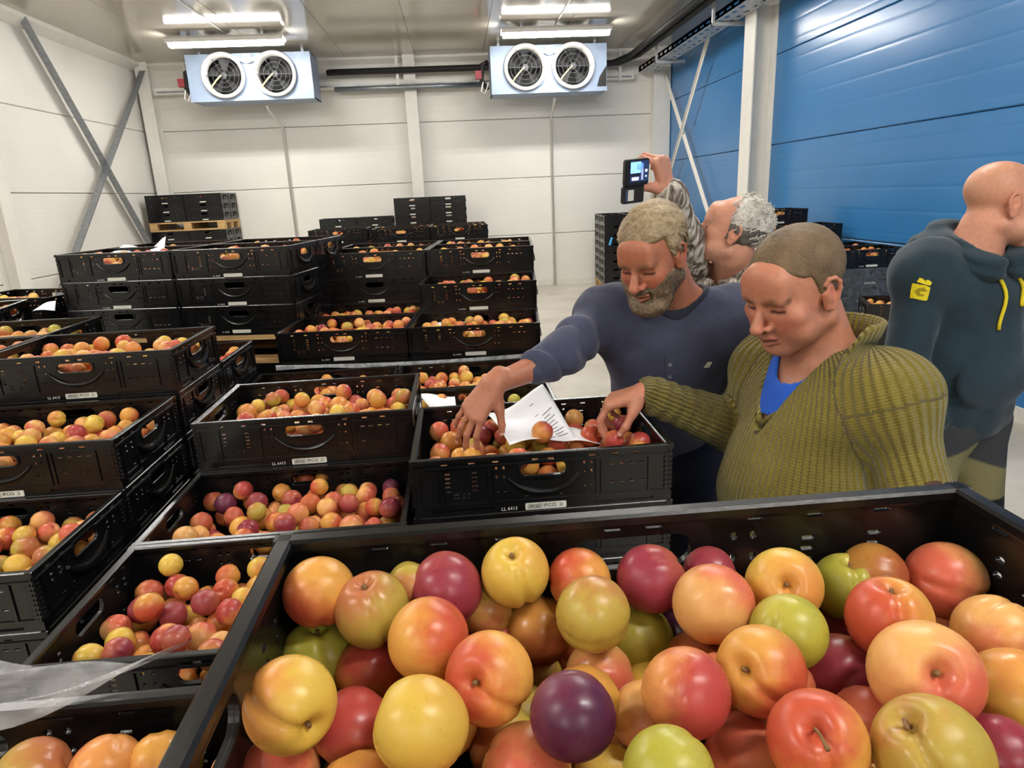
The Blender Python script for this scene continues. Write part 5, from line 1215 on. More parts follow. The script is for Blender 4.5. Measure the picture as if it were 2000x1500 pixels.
# ================================================================== man in the olive sweater
def man_olive():
    JA = dict(neck=(.800,1.385,1.300), shL=(.850,1.232,1.262), shR=(.755,1.545,1.255), chest=(.775,1.372,1.135), belly=(.742,1.352,1.00), pelvis=(.775,1.38,.88),
              elL=(.905,1.120,.985), wrL=(.86,1.03,.78), elR=(.690,1.575,1.085), wrR=(.425,1.520,1.222), hipL=(.80,1.29,.84), hipR=(.76,1.47,.84), knL=(.80,1.28,.46), knR=(.76,1.48,.46), anL=(.81,1.29,.09), anR=(.78,1.49,.09))
    T = Trunk(JA, 1.08, 1.04); J = T.J
    head = Head((.708,1.370,1.478), frame((-.86,-.36,-.36), (.06,.02,1)), 1.03, wide=1.05, jaw=1.1, full=1., chin=.97, nose=1.07)
    hR = Hand(J['wrR'], (-.80,.18,-.30), (-.15,-.25,-1), (-.35,-.90,-.1), [(38,38,22),(46,42,25),(50,44,25),(52,44,25)], thumb=(.62,.42,.62), tcurl=(12,18), size=.96); hR.side = 'R'
    body = empty('person', (.775,1.38,0), 0, 'man in an olive ribbed sweater holding a plum with his outstretched hand', 'person', 'men sorting plums'); par = body
    bw = Matrix.Translation((-.775,-1.38,0))
    hc = head.c; wr = J['wrR']
    boxes = [(hc-[.17,.17,.20], hc+[.17,.17,.16], .0027), (wr-[.21,.13,.14], wr+[.0,.13,.07], .0026)]
    objs = []
    opt = dict(ruddy=.55, flush='#c4625a', stubble='#7a5240', sa=.30, ma=.55, brow='#5e4430', neck=1.14, armg=-.008)
    objs.append(skin_body('body', par, head, T, [hR], boxes, '#b97c61', opt))
    # buzz cut
    def hair(p):
        q = head.local(p); x, y, z = np.abs(q[:,0]), q[:,1], q[:,2]
        hl = z-(.066-.055*sst(x, .030, .060)-.05*sst(y, -.05, .0)*1.0); front = np.where(y < -.02, hl, z+.045+.03*sst(y, .02, .08)-.03*sst(-y, -.02, .02))
        side = z+.012-.9*np.maximum(-y-.025, 0)
        reg = np.where(y < -.025, z-(.072-.012*(x/.05)**2), np.where(y < .006, z-(-.034-3.4*np.minimum(y+.004, 0)), z+.030+.45*(y-.012)))
        t = .0050*np.clip(reg/.008, -1.5, 1); return (union(head.pr[:2], q)*f4(head.s)*1. - t + .0008*wob(q, 300., 5)).astype(f4)
    objs.append(garment('hair', par, hair, hc-[.14,.14,.10], hc+[.14,.14,.16], .0035, M['buzz']))
    # blue T-shirt and ribbed sweater with open quarter zip
    N0, fw, lf = J['neck'], T.fwd, T.left
    def loc(p): e = p-N0.astype(f4); return e @ lf.astype(f4), e @ fw.astype(f4), e[:,2]
    def tee(p):
        d = union(T.torso(.009), p, .12); u, f, h = loc(p)
        return smax(smax(d, -(np.sqrt(u*u+((f-.022)*.8)**2)-.072)+np.clip(-(h+.075), 0, 1)*1.2, .006), h-.03, .004)
    objs.append(garment('t_shirt', par, tee, J['pelvis']-[.25,.25,-.05], N0+[.25,.25,.05], .005, M['blue_tee']))
    arms = [T.arm_pr('R', .018, .92), T.arm_pr('L', .018, .93)]
    def sweat(p):
        d = union(T.torso(.014, 1.12)+arms[0]+arms[1], p, .12)
        dw = wob(p*[1,1,.5], 26., 21)*.0045+wob(p, 60., 22)*.0018; u, f, h = loc(p)
        ew = p-J['wrR'].astype(f4); fold = np.exp(-(ew*ew).sum(1)/.16**2)*np.sin((ew @ nrm(J['elR']-J['wrR']).astype(f4))*150+2*wob(p, 40., 4))*.0035
        d = d+dw.astype(f4)+fold.astype(f4)
        w = .004+.42*np.clip(h+.135, 0, .2); vcut = np.where(f > -.02, np.abs(u+.012)-w, .5)
        d = smax(d, -np.maximum(vcut, -(h+.135)), .006)
        d = smax(d, -(np.sqrt(u*u+(f+.004)**2)-(.076+.25*np.clip(h, 0, .1))+np.clip(-(h+.02), 0, 1)*1.5), .006)
        return smax(d, -(p[:,2]-f4(.86)), .02)
    objs.append(garment('sweater', par, sweat, J['pelvis']-[.36,.42,.12], N0+[.30,.42,.12], .0058, M['olive_knit'], None, lambda V: rib_attrs(T, V, arms)))
    # standing collar running into the zip edges
    V = []; Fc = []; n = 72; rib = []; row = []; L = 0
    prev = None
    for i in range(n+1):
        ph = -PI+2*PI*i/n; a = abs(abs(ph)-PI)/PI        # 0 at the zip, 1 at the nape
        z = -.140+.185*float(sst(a, -.05, .52)); rho = .150-.066*float(sst(a, 0, .45)); side = math.sin(ph)
        dirv = fw*math.cos(PI-abs(ph))+lf*math.copysign(abs(math.sin(ph)), -side) if False else fw*(-math.cos(ph))+lf*(-math.sin(ph))
        wx = .30+.70*float(sst(a, 0, .3)); base = N0+fw*(rho*(-math.cos(ph)))+lf*(rho*wx*(-math.sin(ph)))-lf*.012*(1-a)+np.array([0,0,z])+(-fw)*.012*a
        h = .026+.040*float(sst(a, .12, .5)); out = nrm(dirv*np.array([1,1,0])); upv = nrm(np.array([0,0,1.])+out*(.55-.35*a)+lf*math.copysign(.25*(1-a), -math.sin(ph)))
        th = nrm(np.cross(upv, np.cross(out, [0,0,1])+1e-6)); th = out-upv*(out @ upv); th = nrm(th)
        if prev is not None: L += float(np.linalg.norm(base-prev))
        prev = base
        prof = [(0, -.005), (.0, .006), (h*.55, .0075), (h*.96, .006), (h, .0), (h*.96, -.006), (h*.5, -.006)]
        for a_, b_ in prof: V.append(base+upv*a_+th*b_); rib.append(L); row.append(a_)
    k = 7
    for i in range(n):
        for j in range(k): Fc.append((i*k+j, i*k+(j+1) % k, (i+1)*k+(j+1) % k, (i+1)*k+j))
    Fc += [tuple(range(k)), tuple(range(n*k+k-1, n*k-1, -1))]
    cm = MB().add(V, Fc).mesh('collar', M['olive_knit'], True)
    for nm, vals in (('rib', rib), ('row', row)): a = cm.attributes.new(nm, 'FLOAT', 'POINT'); a.data.foreach_set('value', np.asarray(vals, f4))
    objs.append(link('collar', cm, par))
    zb, zn = snap(sweat, N0+fw*.3-lf*.012+[0,0,-.145], -fw)
    objs.append(MB().tube([zb+zn*.006, zb+zn*.009+[0,0,-.012], zb+zn*.008+[0,0,-.024]], [.0045,.003,.0045], 6).obj('zip_pull', M['zip'], par))
    sh = [(-.015,.018),(-.008,.021),(.008,.021),(.015,.018),(.016,.004),(.012,-.010),(.006,-.018),(0,-.021),(-.006,-.018),(-.012,-.010),(-.016,.004)]
    cd_ = nrm(np.array([-.65,-1.1,.35])); pb = np.array([.905,1.15,1.10])
    bd = plate_on('sleeve_badge', par, sweat, pb+cd_*.2, -cd_, sh, .0022, M['brown_leather']); objs.append(bd)
    objs.append(trousers(par, T, M['denim'])); shoes(par, T, M['shoe'])
    for o in body.children: o.matrix_parent_inverse = bw
    return dict(T=T, head=head, hand=hR)
PA = man_olive()
def finish(root):
    mi = Matrix.Translation(-root.location)
    for o in root.children: o.matrix_parent_inverse = mi
def arms_cut(T, ends): return [T.arm_pr(q, g, e) for q, g, e in ends]
M['neckband'] = cloth('dark_rib_band', '#20232e', '#2b2f3c')
# ================================================================== bearded man in the slate blue henley
def man_henley():
    JB = dict(neck=(.560,1.735,1.395), shL=(.712,1.690,1.350), shR=(.398,1.795,1.360), chest=(.562,1.775,1.225), belly=(.585,1.855,1.09), pelvis=(.610,1.955,.94),
              elL=(.80,1.72,1.085), wrL=(.79,1.55,.93), elR=(.238,1.640,1.290), wrR=(.058,1.560,1.252), hipL=(.70,1.92,.90), hipR=(.52,1.99,.90), knL=(.70,1.90,.48), knR=(.52,1.97,.48), anL=(.71,1.95,.09), anR=(.53,2.02,.09))
    T = Trunk(JB, .96, .92); J = T.J
    head = Head((.478,1.640,1.538), frame((-.66,-.64,-.42), (.03,.05,1)), .94, wide=.94, jaw=.98, nose=1.06)
    hR = Hand(J['wrR'], (-.48,-.25,-.62), (.45,-.1,-.75), (.55,-.55,-.25), [(18,28,16),(14,24,14),(12,22,14),(14,24,14)], splay=(9,2,-5,-13), thumb=(.62,.50,.40), tcurl=(8,12), size=.95); hR.side = 'R'
    root = empty('person', (.61,1.955,0), 0, 'bearded man in a slate blue henley reaching down into the crate', 'person', 'men sorting plums'); par = root
    hc, wr = head.c, J['wrR']
    boxes = [(hc-[.17,.17,.20], hc+[.17,.17,.16], .0029), (wr-[.15,.13,.20], wr+[.235,.15,.11], .0027)]
    opt = dict(ruddy=.5, flush='#b4564a', stubble='#6b5138', sa=.55, ma=.8, brow='#7a6045', hand='#b27459', lip=.25)
    skin_body('body', par, head, T, [hR], boxes, '#aa6d53', opt)
    # hair: a cap and loose swept locks
    def reg(x, y, z): return np.where(y < -.03, z-.062, np.where(y < .004, z-(-.034-2.6*np.minimum(y+.004, 0)), z+.055+.25*(y-.01)))
    def hair(p):
        q = head.local(p); x, y, z = np.abs(q[:,0]), q[:,1], q[:,2]; t = .012*np.clip(reg(x, y, z)/.012, -1.5, 1)
        return (union(head.pr[:2], q) - t*(.55+.6*sst(z, 0, .08)) + .0022*wob(q*[1,.5,1], 190., 5)+.0012*wob(q, 420., 9)).astype(f4)
    garment('hair', par, hair, hc-[.15,.15,.12], hc+[.15,.15,.17], .0036, M['sandy'])
    hl = strands('hair_locks', M['sandy'], head, 620, lambda p: reg(abs(p[0]), p[1], p[2]) > .004 and p[2] > -.03, lambda p: (-.5 if p[2] > .05 else 0, .5, -.25-6*max(0, .05-p[2])*0-(.8 if p[2] < .05 else 0)), .050, .0022, 3, 5, .10)
    link('hair_locks', hl, par)
    # beard and moustache
    def beard(p):
        q = head.local(p); x, y, z = np.abs(q[:,0]), q[:,1], q[:,2]
        d = union(head.pr, q); r1 = np.minimum(-z-.050-.55*np.maximum(0, .035-x)*(y < -.07)*0, -y+.030); r1 = np.minimum(-z-.046+.35*np.maximum(x-.045, 0)*3, .028-y)
        mouth = np.sqrt((q[:,0]/1.9)**2+(z+.0670)**2)-.0115; r1 = np.where(y < -.075, np.minimum(r1, mouth), r1)
        mo = np.where(y < -.08, .0075-np.abs(z+.0545+.10*x), -.02); mo = np.minimum(mo, .030-x); r = np.maximum(r1, mo)
        t = np.clip(r/.007, -1.5, 1)*(.0045+.014*sst(-z, .075, .11)*sst(-y, .02, .08))
        return (d - t + .0020*wob(q*[1,1,.5], 260., 15)).astype(f4)
    garment('beard', par, beard, hc-[.15,.15,.17], hc+[.15,.15,.0], .0032, M['beard'])
    N0, fw, lf = J['neck'], T.fwd, T.left
    arms = [T.arm_pr('R', .012, .30), T.arm_pr('L', .012, .95)]
    def shirt(p, band=False):
        d = union(T.torso(.010)+arms[0]+arms[1], p, .12); e = p-N0.astype(f4); u, f, h = e @ lf.astype(f4), e @ fw.astype(f4), e[:,2]
        es = p-J['shR'].astype(f4); ax = nrm(J['elR']-J['shR']); t = es @ ax.astype(f4)
        d = d + ((.5-np.abs(wob(p*[1,1,.45], 22., 31)))*.010+wob(p, 55., 32)*.0022).astype(f4)
        ee = p-J['elR'].astype(f4); fold = np.exp(-(ee*ee).sum(1)/.17**2)*(1-2*np.abs(np.sin(ee @ ax.astype(f4)*44+1.6*wob(p, 26., 6))))*.0075
        d = d+fold.astype(f4)
        hole = np.sqrt(u*u+((f-.002)*.90)**2)-(.068+.3*np.clip(h, 0, .1))+np.clip(-(h+.030), 0, 1)*1.3
        if band: return smax(d-f4(.003), np.abs(hole-.004)-.0075, .003)
        return smax(smax(d, -hole, .006), -(p[:,2]-f4(.84)), .02)
    garment('neckband', par, lambda p: shirt(p, True), N0-[.16,.16,.12], N0+[.16,.16,.10], .0045, M['neckband'])
    garment('henley_shirt', par, shirt, J['pelvis']-[.62,.55,.12], N0+[.34,.32,.10], .0062, M['slate_jersey'])
    # neckband, placket with buttons, chest emblem
    q0 = []
    for k in range(4):
        c = N0+fw*.3+np.array([0,0,-.095-.036*k]); plate_on('button', par, shirt, c, -fw, [(.0055*math.cos(a), .0055*math.sin(a)) for a in np.linspace(0, 2*PI, 10)[:-1]], .002, M['button'])
    plate_on('placket', par, shirt, N0+fw*.3+np.array([0,0,-.145]), -fw, [(-.014,-.075),(-.014,-.04),(-.014,0),(-.014,.04),(-.014,.07),(.014,.07),(.014,.04),(.014,0),(.014,-.04),(.014,-.075)], .0012, M['slate_jersey'])
    plate_on('chest_emblem', par, shirt, N0+fw*.3+lf*.095+np.array([0,0,-.108]), -fw, [(-.011,-.008),(.006,-.008),(.011,.007),(.002,.009),(-.005,.006)], .001, M['label_white'])
    F_ = hR.fin[2][0]; c = F_.a*.45+F_.b*.55; ax = nrm(F_.b-F_.a); u = nrm(np.cross(ax, [0,0,1])); v = np.cross(ax, u)
    MB().tube([c+.0100*(u*math.cos(a)+v*math.sin(a)) for a in np.linspace(0, 2*PI, 17)], .0013, 6, False).obj('finger_ring', M['gold'], par, smooth=True)
    trousers(par, T, M['denim']); shoes(par, T, M['shoe']); finish(root)
    return dict(T=T, head=head, hand=hR)
PB_ = man_henley()
# ================================================================== man in the camouflage jacket taking a picture
def man_camo():
    JC = dict(neck=(.975,2.325,1.395), shL=(1.075,2.16,1.345), shR=(.900,2.44,1.350), chest=(.985,2.32,1.17), belly=(.99,2.32,1.04), pelvis=(1.0,2.33,.90),
              elL=(1.09,2.10,1.03), wrL=(.93,2.05,.88), elR=(.782,2.275,1.500), wrR=(.650,2.10,1.690), hipL=(1.04,2.25,.86), hipR=(.96,2.41,.86), knL=(1.04,2.24,.47), knR=(.96,2.42,.47), anL=(1.06,2.25,.09), anR=(.98,2.43,.09))
    T = Trunk(JC, 1.05, 1.0); J = T.J
    head = Head((.926,2.245,1.540), frame((-.90,.34,.28), (.28,-.1,.95)), .98, wide=1.03, jaw=1.05, full=.8)
    hR = Hand(J['wrR'], (-.30,-.12,.95), (-.80,-.25,-.30), (-.45,-.45,-.45), [(58,52,20),(64,50,20),(70,50,22),(74,50,22)], splay=(3,0,-2,-5), thumb=(.20,.85,.45), tcurl=(12,12)); hR.side = 'R'
    root = empty('person', (1.0,2.33,0), 0, 'grey-haired man in a camouflage jacket holding up a phone', 'person', 'men at the back'); par = root
    hc, wr = head.c, J['wrR']
    boxes = [(hc-[.17,.17,.19], hc+[.17,.17,.16], .0034), (wr-[.18,.13,.06], wr+[.10,.12,.17], .003)]
    opt = dict(ruddy=.6, flush='#c46a58', stubble='#a58f80', sa=.25, ma=.2, brow='#8d8378', browa=.4, neck=1.1, lip=.25)
    skin_body('body', par, head, T, [hR], boxes, '#c88e74', opt)
    def reg(x, y, z): return np.where(y < .012, np.minimum(z+.020, y*1.2+.022-.25*np.maximum(z-.05, 0)), z+.062+.1*y)
    def hair(p):
        q = head.local(p); x, y, z = np.abs(q[:,0]), q[:,1], q[:,2]; t = .013*np.clip(reg(x, y, z)/.012, -1.5, 1)
        return (union(head.pr[:2], q) - t*.8 + .004*wob(q, 150., 5)).astype(f4)
    garment('hair', par, hair, hc-[.16,.16,.12], hc+[.16,.16,.17], .0045, M['dark_grey_hair'], keep=lambda c: head.local(c)[:,2] < .030)
    garment('hair', par, hair, hc-[.16,.16,.12], hc+[.16,.16,.17], .0045, M['grey_hair'], keep=lambda c: head.local(c)[:,2] >= .030)
    link('hair_locks', strands('hair_locks', M['grey_hair'], head, 900, lambda p: reg(abs(p[0]), p[1], p[2]) > .0 and (p[2] > .005 or p[1] > .05), lambda p: (0,.5,.6), .062, .0030, 5, 5, .75), par)
    N0, fw, lf = J['neck'], T.fwd, T.left; arms = [T.arm_pr('R', .020, .93), T.arm_pr('L', .020, .95)]
    def jacket(p):
        d = union(T.torso(.022)+arms[0]+arms[1], p, .12); e = p-N0.astype(f4); u, f, h = e @ lf.astype(f4), e @ fw.astype(f4), e[:,2]
        d = d+(wob(p, 30., 41)*.007+wob(p, 75., 42)*.003).astype(f4)
        d = smax(d, -(np.sqrt(u*u+((f-.015)*.85)**2)-(.080+.2*np.clip(h, 0, .1))+np.clip(-(h+.02), 0, 1)*1.3), .008)
        return smax(d, -(p[:,2]-f4(.80)), .02)
    garment('jacket', par, jacket, J['pelvis']-[.55,.45,.14], np.array([1.3,2.7,1.75]), .0085, M['camo'])
    pts = [N0+fw*(.015+.100*math.cos(a))+lf*(.092*math.sin(a))+np.array([0,0,.012-.045*math.cos(a)]) for a in np.linspace(.25, 2*PI-.25, 36)]
    MB().tube(pts, .022, 8).obj('jacket_collar', M['camo'], par, smooth=True)
    trousers(par, T, M['denim']); shoes(par, T, M['shoe']); finish(root)
    return dict(T=T, head=head, hand=hR)
PC = man_camo()
# ================================================================== bald man in the dark hoodie
def man_hoodie():
    JD = dict(neck=(1.585,1.985,1.445), shL=(1.765,2.015,1.395), shR=(1.418,1.945,1.405), chest=(1.580,1.975,1.27), belly=(1.575,1.955,1.11), pelvis=(1.580,1.965,.955),
              elL=(1.87,1.97,1.12), wrL=(1.80,1.83,.97), elR=(1.345,1.890,1.155), wrR=(1.440,1.865,.960), hipL=(1.67,1.98,.91), hipR=(1.50,1.94,.91), knL=(1.72,1.93,.49), knR=(1.47,1.88,.49), anL=(1.73,1.99,.09), anR=(1.44,1.93,.09))
    T = Trunk(JD, 1.03, 1.0); J = T.J
    head = Head((1.640,1.955,1.603), frame((.94,-.24,-.16), (.16,.0,1)), 1.0, wide=1.0, jaw=1.05, full=.5)
    root = empty('person', (1.61,1.955,0), 0, 'bald man in a dark teal hoodie with yellow drawstrings, turned away', 'person', 'men at the back'); par = root
    hc = head.c
    opt = dict(ruddy=.5, flush='#c66350', stubble='#a8806a', sa=.3, ma=.3, scalp='#b98a6c', scalpa=.45, neck=1.12)
    hd = Hand(J['wrR'], nrm(np.array([.55,.62,-.75])), (.6,.6,0), (.5,-.6,.2), [(20,25,15)]*4); hd.side = 'R'
    skin_body('body', par, head, T, [hd], [(hc-[.17,.17,.19], hc+[.17,.17,.16], .0034), (J['wrR']-[.08,.14,.22], J['wrR']+[.2,.08,.05], .005)], '#cc8f74', opt)
    N0, fw, lf = J['neck'], T.fwd, T.left; arms = [T.arm_pr('R', .022, .97), T.arm_pr('L', .022, .95)]
    def hoodie(p):
        d = union(T.torso(.022)+arms[0]+arms[1], p, .12); e = p-N0.astype(f4); u, f, h = e @ lf.astype(f4), e @ fw.astype(f4), e[:,2]
        d = d+(wob(p*[1,1,.8], 26., 51)*.006+wob(p, 60., 52)*.003).astype(f4)
        ee = p-(J['elR']*.35+J['wrR']*.65).astype(f4); ax = nrm(J['wrR']-J['elR']); d = d+(np.exp(-(ee*ee).sum(1)/.12**2)*np.sin(ee @ ax.astype(f4)*190)*.0045).astype(f4)
        pk = union([Ell(J['belly']+T.fwd*.125-[0,0,.03], (.145,.030,.085), .02, T.T)], p, .1); d = smin(d, pk, .012)
        d = smax(d, -(np.sqrt(u*u+((f-.01)*.88)**2)-(.074+.2*np.clip(h, 0, .1))+np.clip(-(h+.03), 0, 1)*1.3), .008)
        return smax(d, -(p[:,2]-f4(.885)), .02)
    garment('hoodie', par, hoodie, J['pelvis']-[.45,.38,.14], N0+[.45,.32,.12], .0085, M['teal_fleece'])
    def hood(p):     # hood lying in folds round the neck and down the back
        pr = []
        for a in np.linspace(.42, 2*PI-.42, 22):
            back = .5-.5*math.cos(a); c = N0+fw*(.018+.110*math.cos(a))+lf*(.108*math.sin(a))+np.array([0,0,-.028+.080*back]); pr.append(Ell(c, (.034+.014*back,.034+.014*back,.040+.022*back), .025))
        pr.append(Ell(N0-fw*.135-[0,0,.02], (.14,.065,.095), .04, T.T))
        d = union(pr, p, .1); return (d+np.sin(p[:,2]*150+3*wob(p, 18., 61))*.0040).astype(f4)
    garment('hood', par, hood, N0-[.26,.26,.2], N0+[.26,.26,.16], .008, M['teal_fleece'])
    for s, ln in ((-.032,.150), (.046,.085)):
        pts = []
        for k in range(9):
            q, n = snap(hoodie, N0+fw*.3+lf*(s+.012*math.sin(k*.6))+np.array([0,0,-.055-ln*k/8]), -fw); pts.append(q+n*.006)
        MB().tube(pts, .0055, 6).obj('drawstring', M['yellow_cord'], par, smooth=True)
    od = nrm(np.array([-.62,-.78,.05])); pp = J['shR']*.86+J['elR']*.14
    P1 = [(-.022,-.030),(-.010,-.030),(.002,-.033),(.014,-.036),(.022,-.036),(.024,-.016),(.025,.004),(.012,.012),(0,.014),(-.012,.016),(-.022,.016),(-.023,-.006)]
    plate_on('sleeve_patch', par, hoodie, pp+od*.2, -od, P1, .0012, M['yellow_print'])
    plate_on('sleeve_patch', par, hoodie, pp+od*.2+np.array([0,0,.006]), -od, [(-.012,.016),(.0,.012),(.012,.008),(.024,.004),(.027,.014),(.016,.022),(.008,.020),(.002,.026),(-.006,.028)], .0012, M['yellow_print'])
    plate_on('patch_emblem', par, hoodie, pp+od*.2, -od, [(-.014,-.006),(-.004,.004),(.010,.002),(.018,-.006),(.006,-.004),(-.002,-.006),(.0,-.014),(.012,-.016),(.010,-.021),(-.004,-.020),(-.009,-.010)], .0022, M['ink_yellow'])
    def cols(V):
        c = np.tile(hexa('#3a3c40'), (len(V), 1)); z = V[:,2]; x = V[:,0]
        c = lerp(c, hexa('#7b7452'), sst(-(z-.845-.35*(x-1.5)*np.where(x < 1.6, 1, -1)), -.004, .004)); return lerp(c, hexa('#16171a'), sst(-z, -.664, -.656))
    trousers(par, T, M['work_trousers'], cols=cols, h=.007); shoes(par, T, M['shoe']); finish(root)
    return dict(T=T, head=head)
PD = man_hoodie()
# ------------------------------------------------------------------ papers, film, phone, held fruit
def sheet(name, C4, nu, nv, bulge, m, th=.0006, parent=None):
    """curled sheet through four corners (00, 10, 11, 01); bulge(u, v) lifts it"""
    c = [np.array(q, float) for q in C4]; V = []
    for k in (0, 1):
        for j in range(nv+1):
            for i in range(nu+1):
                u, v = i/nu, j/nv; p = c[0]*(1-u)*(1-v)+c[1]*u*(1-v)+c[2]*u*v+c[3]*(1-u)*v; p = p+np.array([0,0,bulge(u, v)-k*th]); V.append(p)
    n1 = (nu+1)*(nv+1); Fc = []
    for j in range(nv):
        for i in range(nu):
            a = j*(nu+1)+i; Fc += [(a, a+1, a+nu+2, a+nu+1), (n1+a, n1+a+nu+1, n1+a+nu+2, n1+a+1)]
    ed = [i for i in range(nu+1)]+[j*(nu+1)+nu for j in range(1, nv+1)]+[nv*(nu+1)+i for i in range(nu-1, -1, -1)]+[j*(nu+1) for j in range(nv-1, 0, -1)]
    for a, b in zip(ed, ed[1:]+ed[:1]): Fc.append((a, n1+a, n1+b, b))
    return MB().add(V, Fc).obj(name, m, parent, smooth=True)
C0, C1, C2, C3 = (.088,1.452,1.132), (.262,1.545,1.108), (.205,1.752,1.178), (.045,1.735,1.118)
bl = lambda u, v: .016*math.sin(PI*u)*math.sin(PI*v)*-1 + .010*math.sin(5*u+3*v) + .012*(u-.5)**2
pp_ = empty('paper_sheet', (.15,1.6,1.1), 0, 'white printed paper lying on the plums in the sorted crate', 'paper')
ps = sheet('page', (C0, C1, C2, C3), 18, 18, bl, M['paper'], parent=pp_); ps.matrix_parent_inverse = Matrix.Translation((-.15,-1.6,-1.1))
def on_page(u, v):
    c = [np.array(q, float) for q in (C0, C1, C2, C3)]; p = c[0]*(1-u)*(1-v)+c[1]*u*(1-v)+c[2]*u*v+c[3]*(1-u)*v; return p+np.array([0,0,bl(u, v)+.0006])
tx = MB(); rg = np.random.default_rng(4)
for r in range(13):
    v = .14+.058*r; u0, u1 = .78, .78+rg.uniform(.08, .16)
    if r < 9: tx.tube([on_page(u, v) for u in np.linspace(u0, min(u1, .95), 5)], .0011, 4)
    if r % 3 == 0: tx.tube([on_page(u, v) for u in np.linspace(.68, .74, 4)], .0008, 4)
o = tx.obj('printed_lines', M['ink'], pp_); o.matrix_parent_inverse = Matrix.Translation((-.15,-1.6,-1.1))
o = sheet('paper_sheet', ((.225,1.535,1.100), (.325,1.545,1.088), (.315,1.600,1.092), (.240,1.610,1.112)), 6, 4, lambda u, v: .006*math.sin(4*u), M['paper']); tag(o, 'small paper slip poking out right of the printed sheet', 'paper')
o = sheet('paper_sheet', ((-.118,2.24,.958), (-.045,2.27,.955), (-.052,2.40,.985), (-.185,2.40,.985)), 8, 8, lambda u, v: .010*math.sin(4*u+v), M['paper']); tag(o, 'white paper in the crate behind, left of the reaching hand', 'paper')
o = sheet('paper_sheet', ((-.165,3.27,1.078), (.000,3.26,1.082), (.004,3.33,1.088), (-.16,3.335,1.082)), 8, 4, lambda u, v: .006*math.sin(6*u), M['paper']); tag(o, 'white paper strip among plums in the front right middle crate', 'paper')
o = sheet('paper_sheet', ((-1.90,3.85,1.475), (-1.74,3.82,1.468), (-1.73,3.97,1.470), (-1.885,4.00,1.515)), 6, 6, lambda u, v: .008*math.sin(4*u), M['paper']); tag(o, 'white paper lying flat on the wide left load', 'paper')
o = sheet('paper_sheet', ((-1.72,3.84,1.462), (-1.60,3.81,1.462), (-1.60,3.88,1.552), (-1.66,3.90,1.515)), 6, 6, lambda u, v: .006*math.sin(3*u), M['paper']); tag(o, 'white paper standing up on the wide left load', 'paper')
o = sheet('paper_sheet', ((-2.03,3.30,1.262), (-1.93,3.30,1.260), (-1.95,3.36,1.300), (-2.02,3.36,1.280)), 5, 4, lambda u, v: .004*math.sin(4*u), M['paper']); tag(o, 'small white paper lying beside the second left row crate', 'paper')
# three big plums at the back of the film-covered crate
for p_, R_p, cl, lb in (((-.386,.482,1.246), .0285, 'olive', 'olive-brown plum in the film-covered corner crate, the one at the left edge'), ((-.328,.482,1.242), .0285, 'red', 'reddish-brown plum in the film-covered corner crate, in the middle'), ((-.281,.499,1.226), .0240, 'green', 'green plum in the film-covered corner crate, beside the foreground crate')):
    plum(p_, R_p, rndq(), cl, lb, 'plums in the film-covered corner crate', .4, (.2,-.3,.8), True)
# plum on the paper, plums in the fingers
plum((.173,1.515,1.139), .0262, Euler((.5,.3,1.1)).to_quaternion(), 'red', 'single orange-red plum lying on the white printed paper', 'plums in the crate the men are sorting', .35, (.3,-.2,.9), True)
hA = PA['hand']; tips = [F_[-1].b for F_ in hA.fin]; cA = (tips[0]*.5+tips[1]*.5)*.5+tips[4]*.5; print('held', cA, [np.round(t, 3) for t in tips], 'gap', np.linalg.norm(tips[0]-tips[4]))
plum(tuple(cA+np.array([.0,.0,-.012])), .0245, Euler((1.2,.3,.4)).to_quaternion(), 'red', 'orange-red plum held in the fingers of the man in olive', 'plums in the crate the men are sorting', .6, (.2,-.5,.7), True)
# clear stretch film over the corner crate, film edge round the middle load, dark wrap on the wall load
def film(name, tint, op, rough):
    k = NT(name); tr = k.n('ShaderNodeBsdfTransparent'); k.set(Roughness=rough, Specular_IOR_Level=.8); k.b.inputs['Base Color'].default_value = (*tint, 1)
    tc = k.n('ShaderNodeTexCoord'); nz = k.n('ShaderNodeTexNoise', i_Scale=22., i_Detail=4., i_Distortion=1.5); k.l(tc.outputs['Object'], nz.inputs['Vector'])
    b = k.n('ShaderNodeBump', i_Strength=.8, i_Distance=.006); k.l(nz.outputs['Fac'], b.inputs['Height']); k.l(b.outputs['Normal'], k.b.inputs['Normal'])
    mr = k.n('ShaderNodeMapRange', i_1=.35, i_2=.7, i_3=op*.4, i_4=op); k.l(nz.outputs['Fac'], mr.inputs[0])
    ms = k.n('ShaderNodeMixShader'); k.l(mr.outputs[0], ms.inputs[0]); k.l(tr.outputs[0], ms.inputs[1]); k.l(k.b.outputs[0], ms.inputs[2]); k.l(ms.outputs[0], k.t.nodes['Material Output'].inputs[0]); return k.m
M['film'] = film('clear_film', (.6,.6,.6), .42, .15); M['film_dark'] = film('grey_wrap_film', (.16,.17,.18), .75, .25); M['film_edge'] = film('film_edge', (.55,.57,.6), .9, .3)
o = sheet('stretch_film', ((-.80,.470,1.292), (-.43,.500,1.286), (-.270,.553,1.292), (-.80,.560,1.300)), 26, 8, lambda u, v: .008*math.sin(17*u+3*v)+.006*math.sin(31*u-5*v)+.010*u*v, M['film'], .0003); tag(o, 'crumpled clear stretch film over the rim of the bottom left crate', 'film')
e0, e1 = at_pallet(MX, MY, aM, -.012, -.008), at_pallet(MX, MY, aM, 1.215, -.008)
o = sheet('stretch_film', ((*e0,.966), (*e1,.972), (e1[0],e1[1]+.004,1.000), (e0[0],e0[1]+.004,.990)), 40, 3, lambda u, v: .010*math.sin(9*u)*(1-v)-.012*math.sin(PI*u), M['film_edge'], .0004); tag(o, 'shiny film edge along the front of the middle load', 'film')
mb = MB(); cx, cy, aa = 3.33, 5.60, R_(-3)
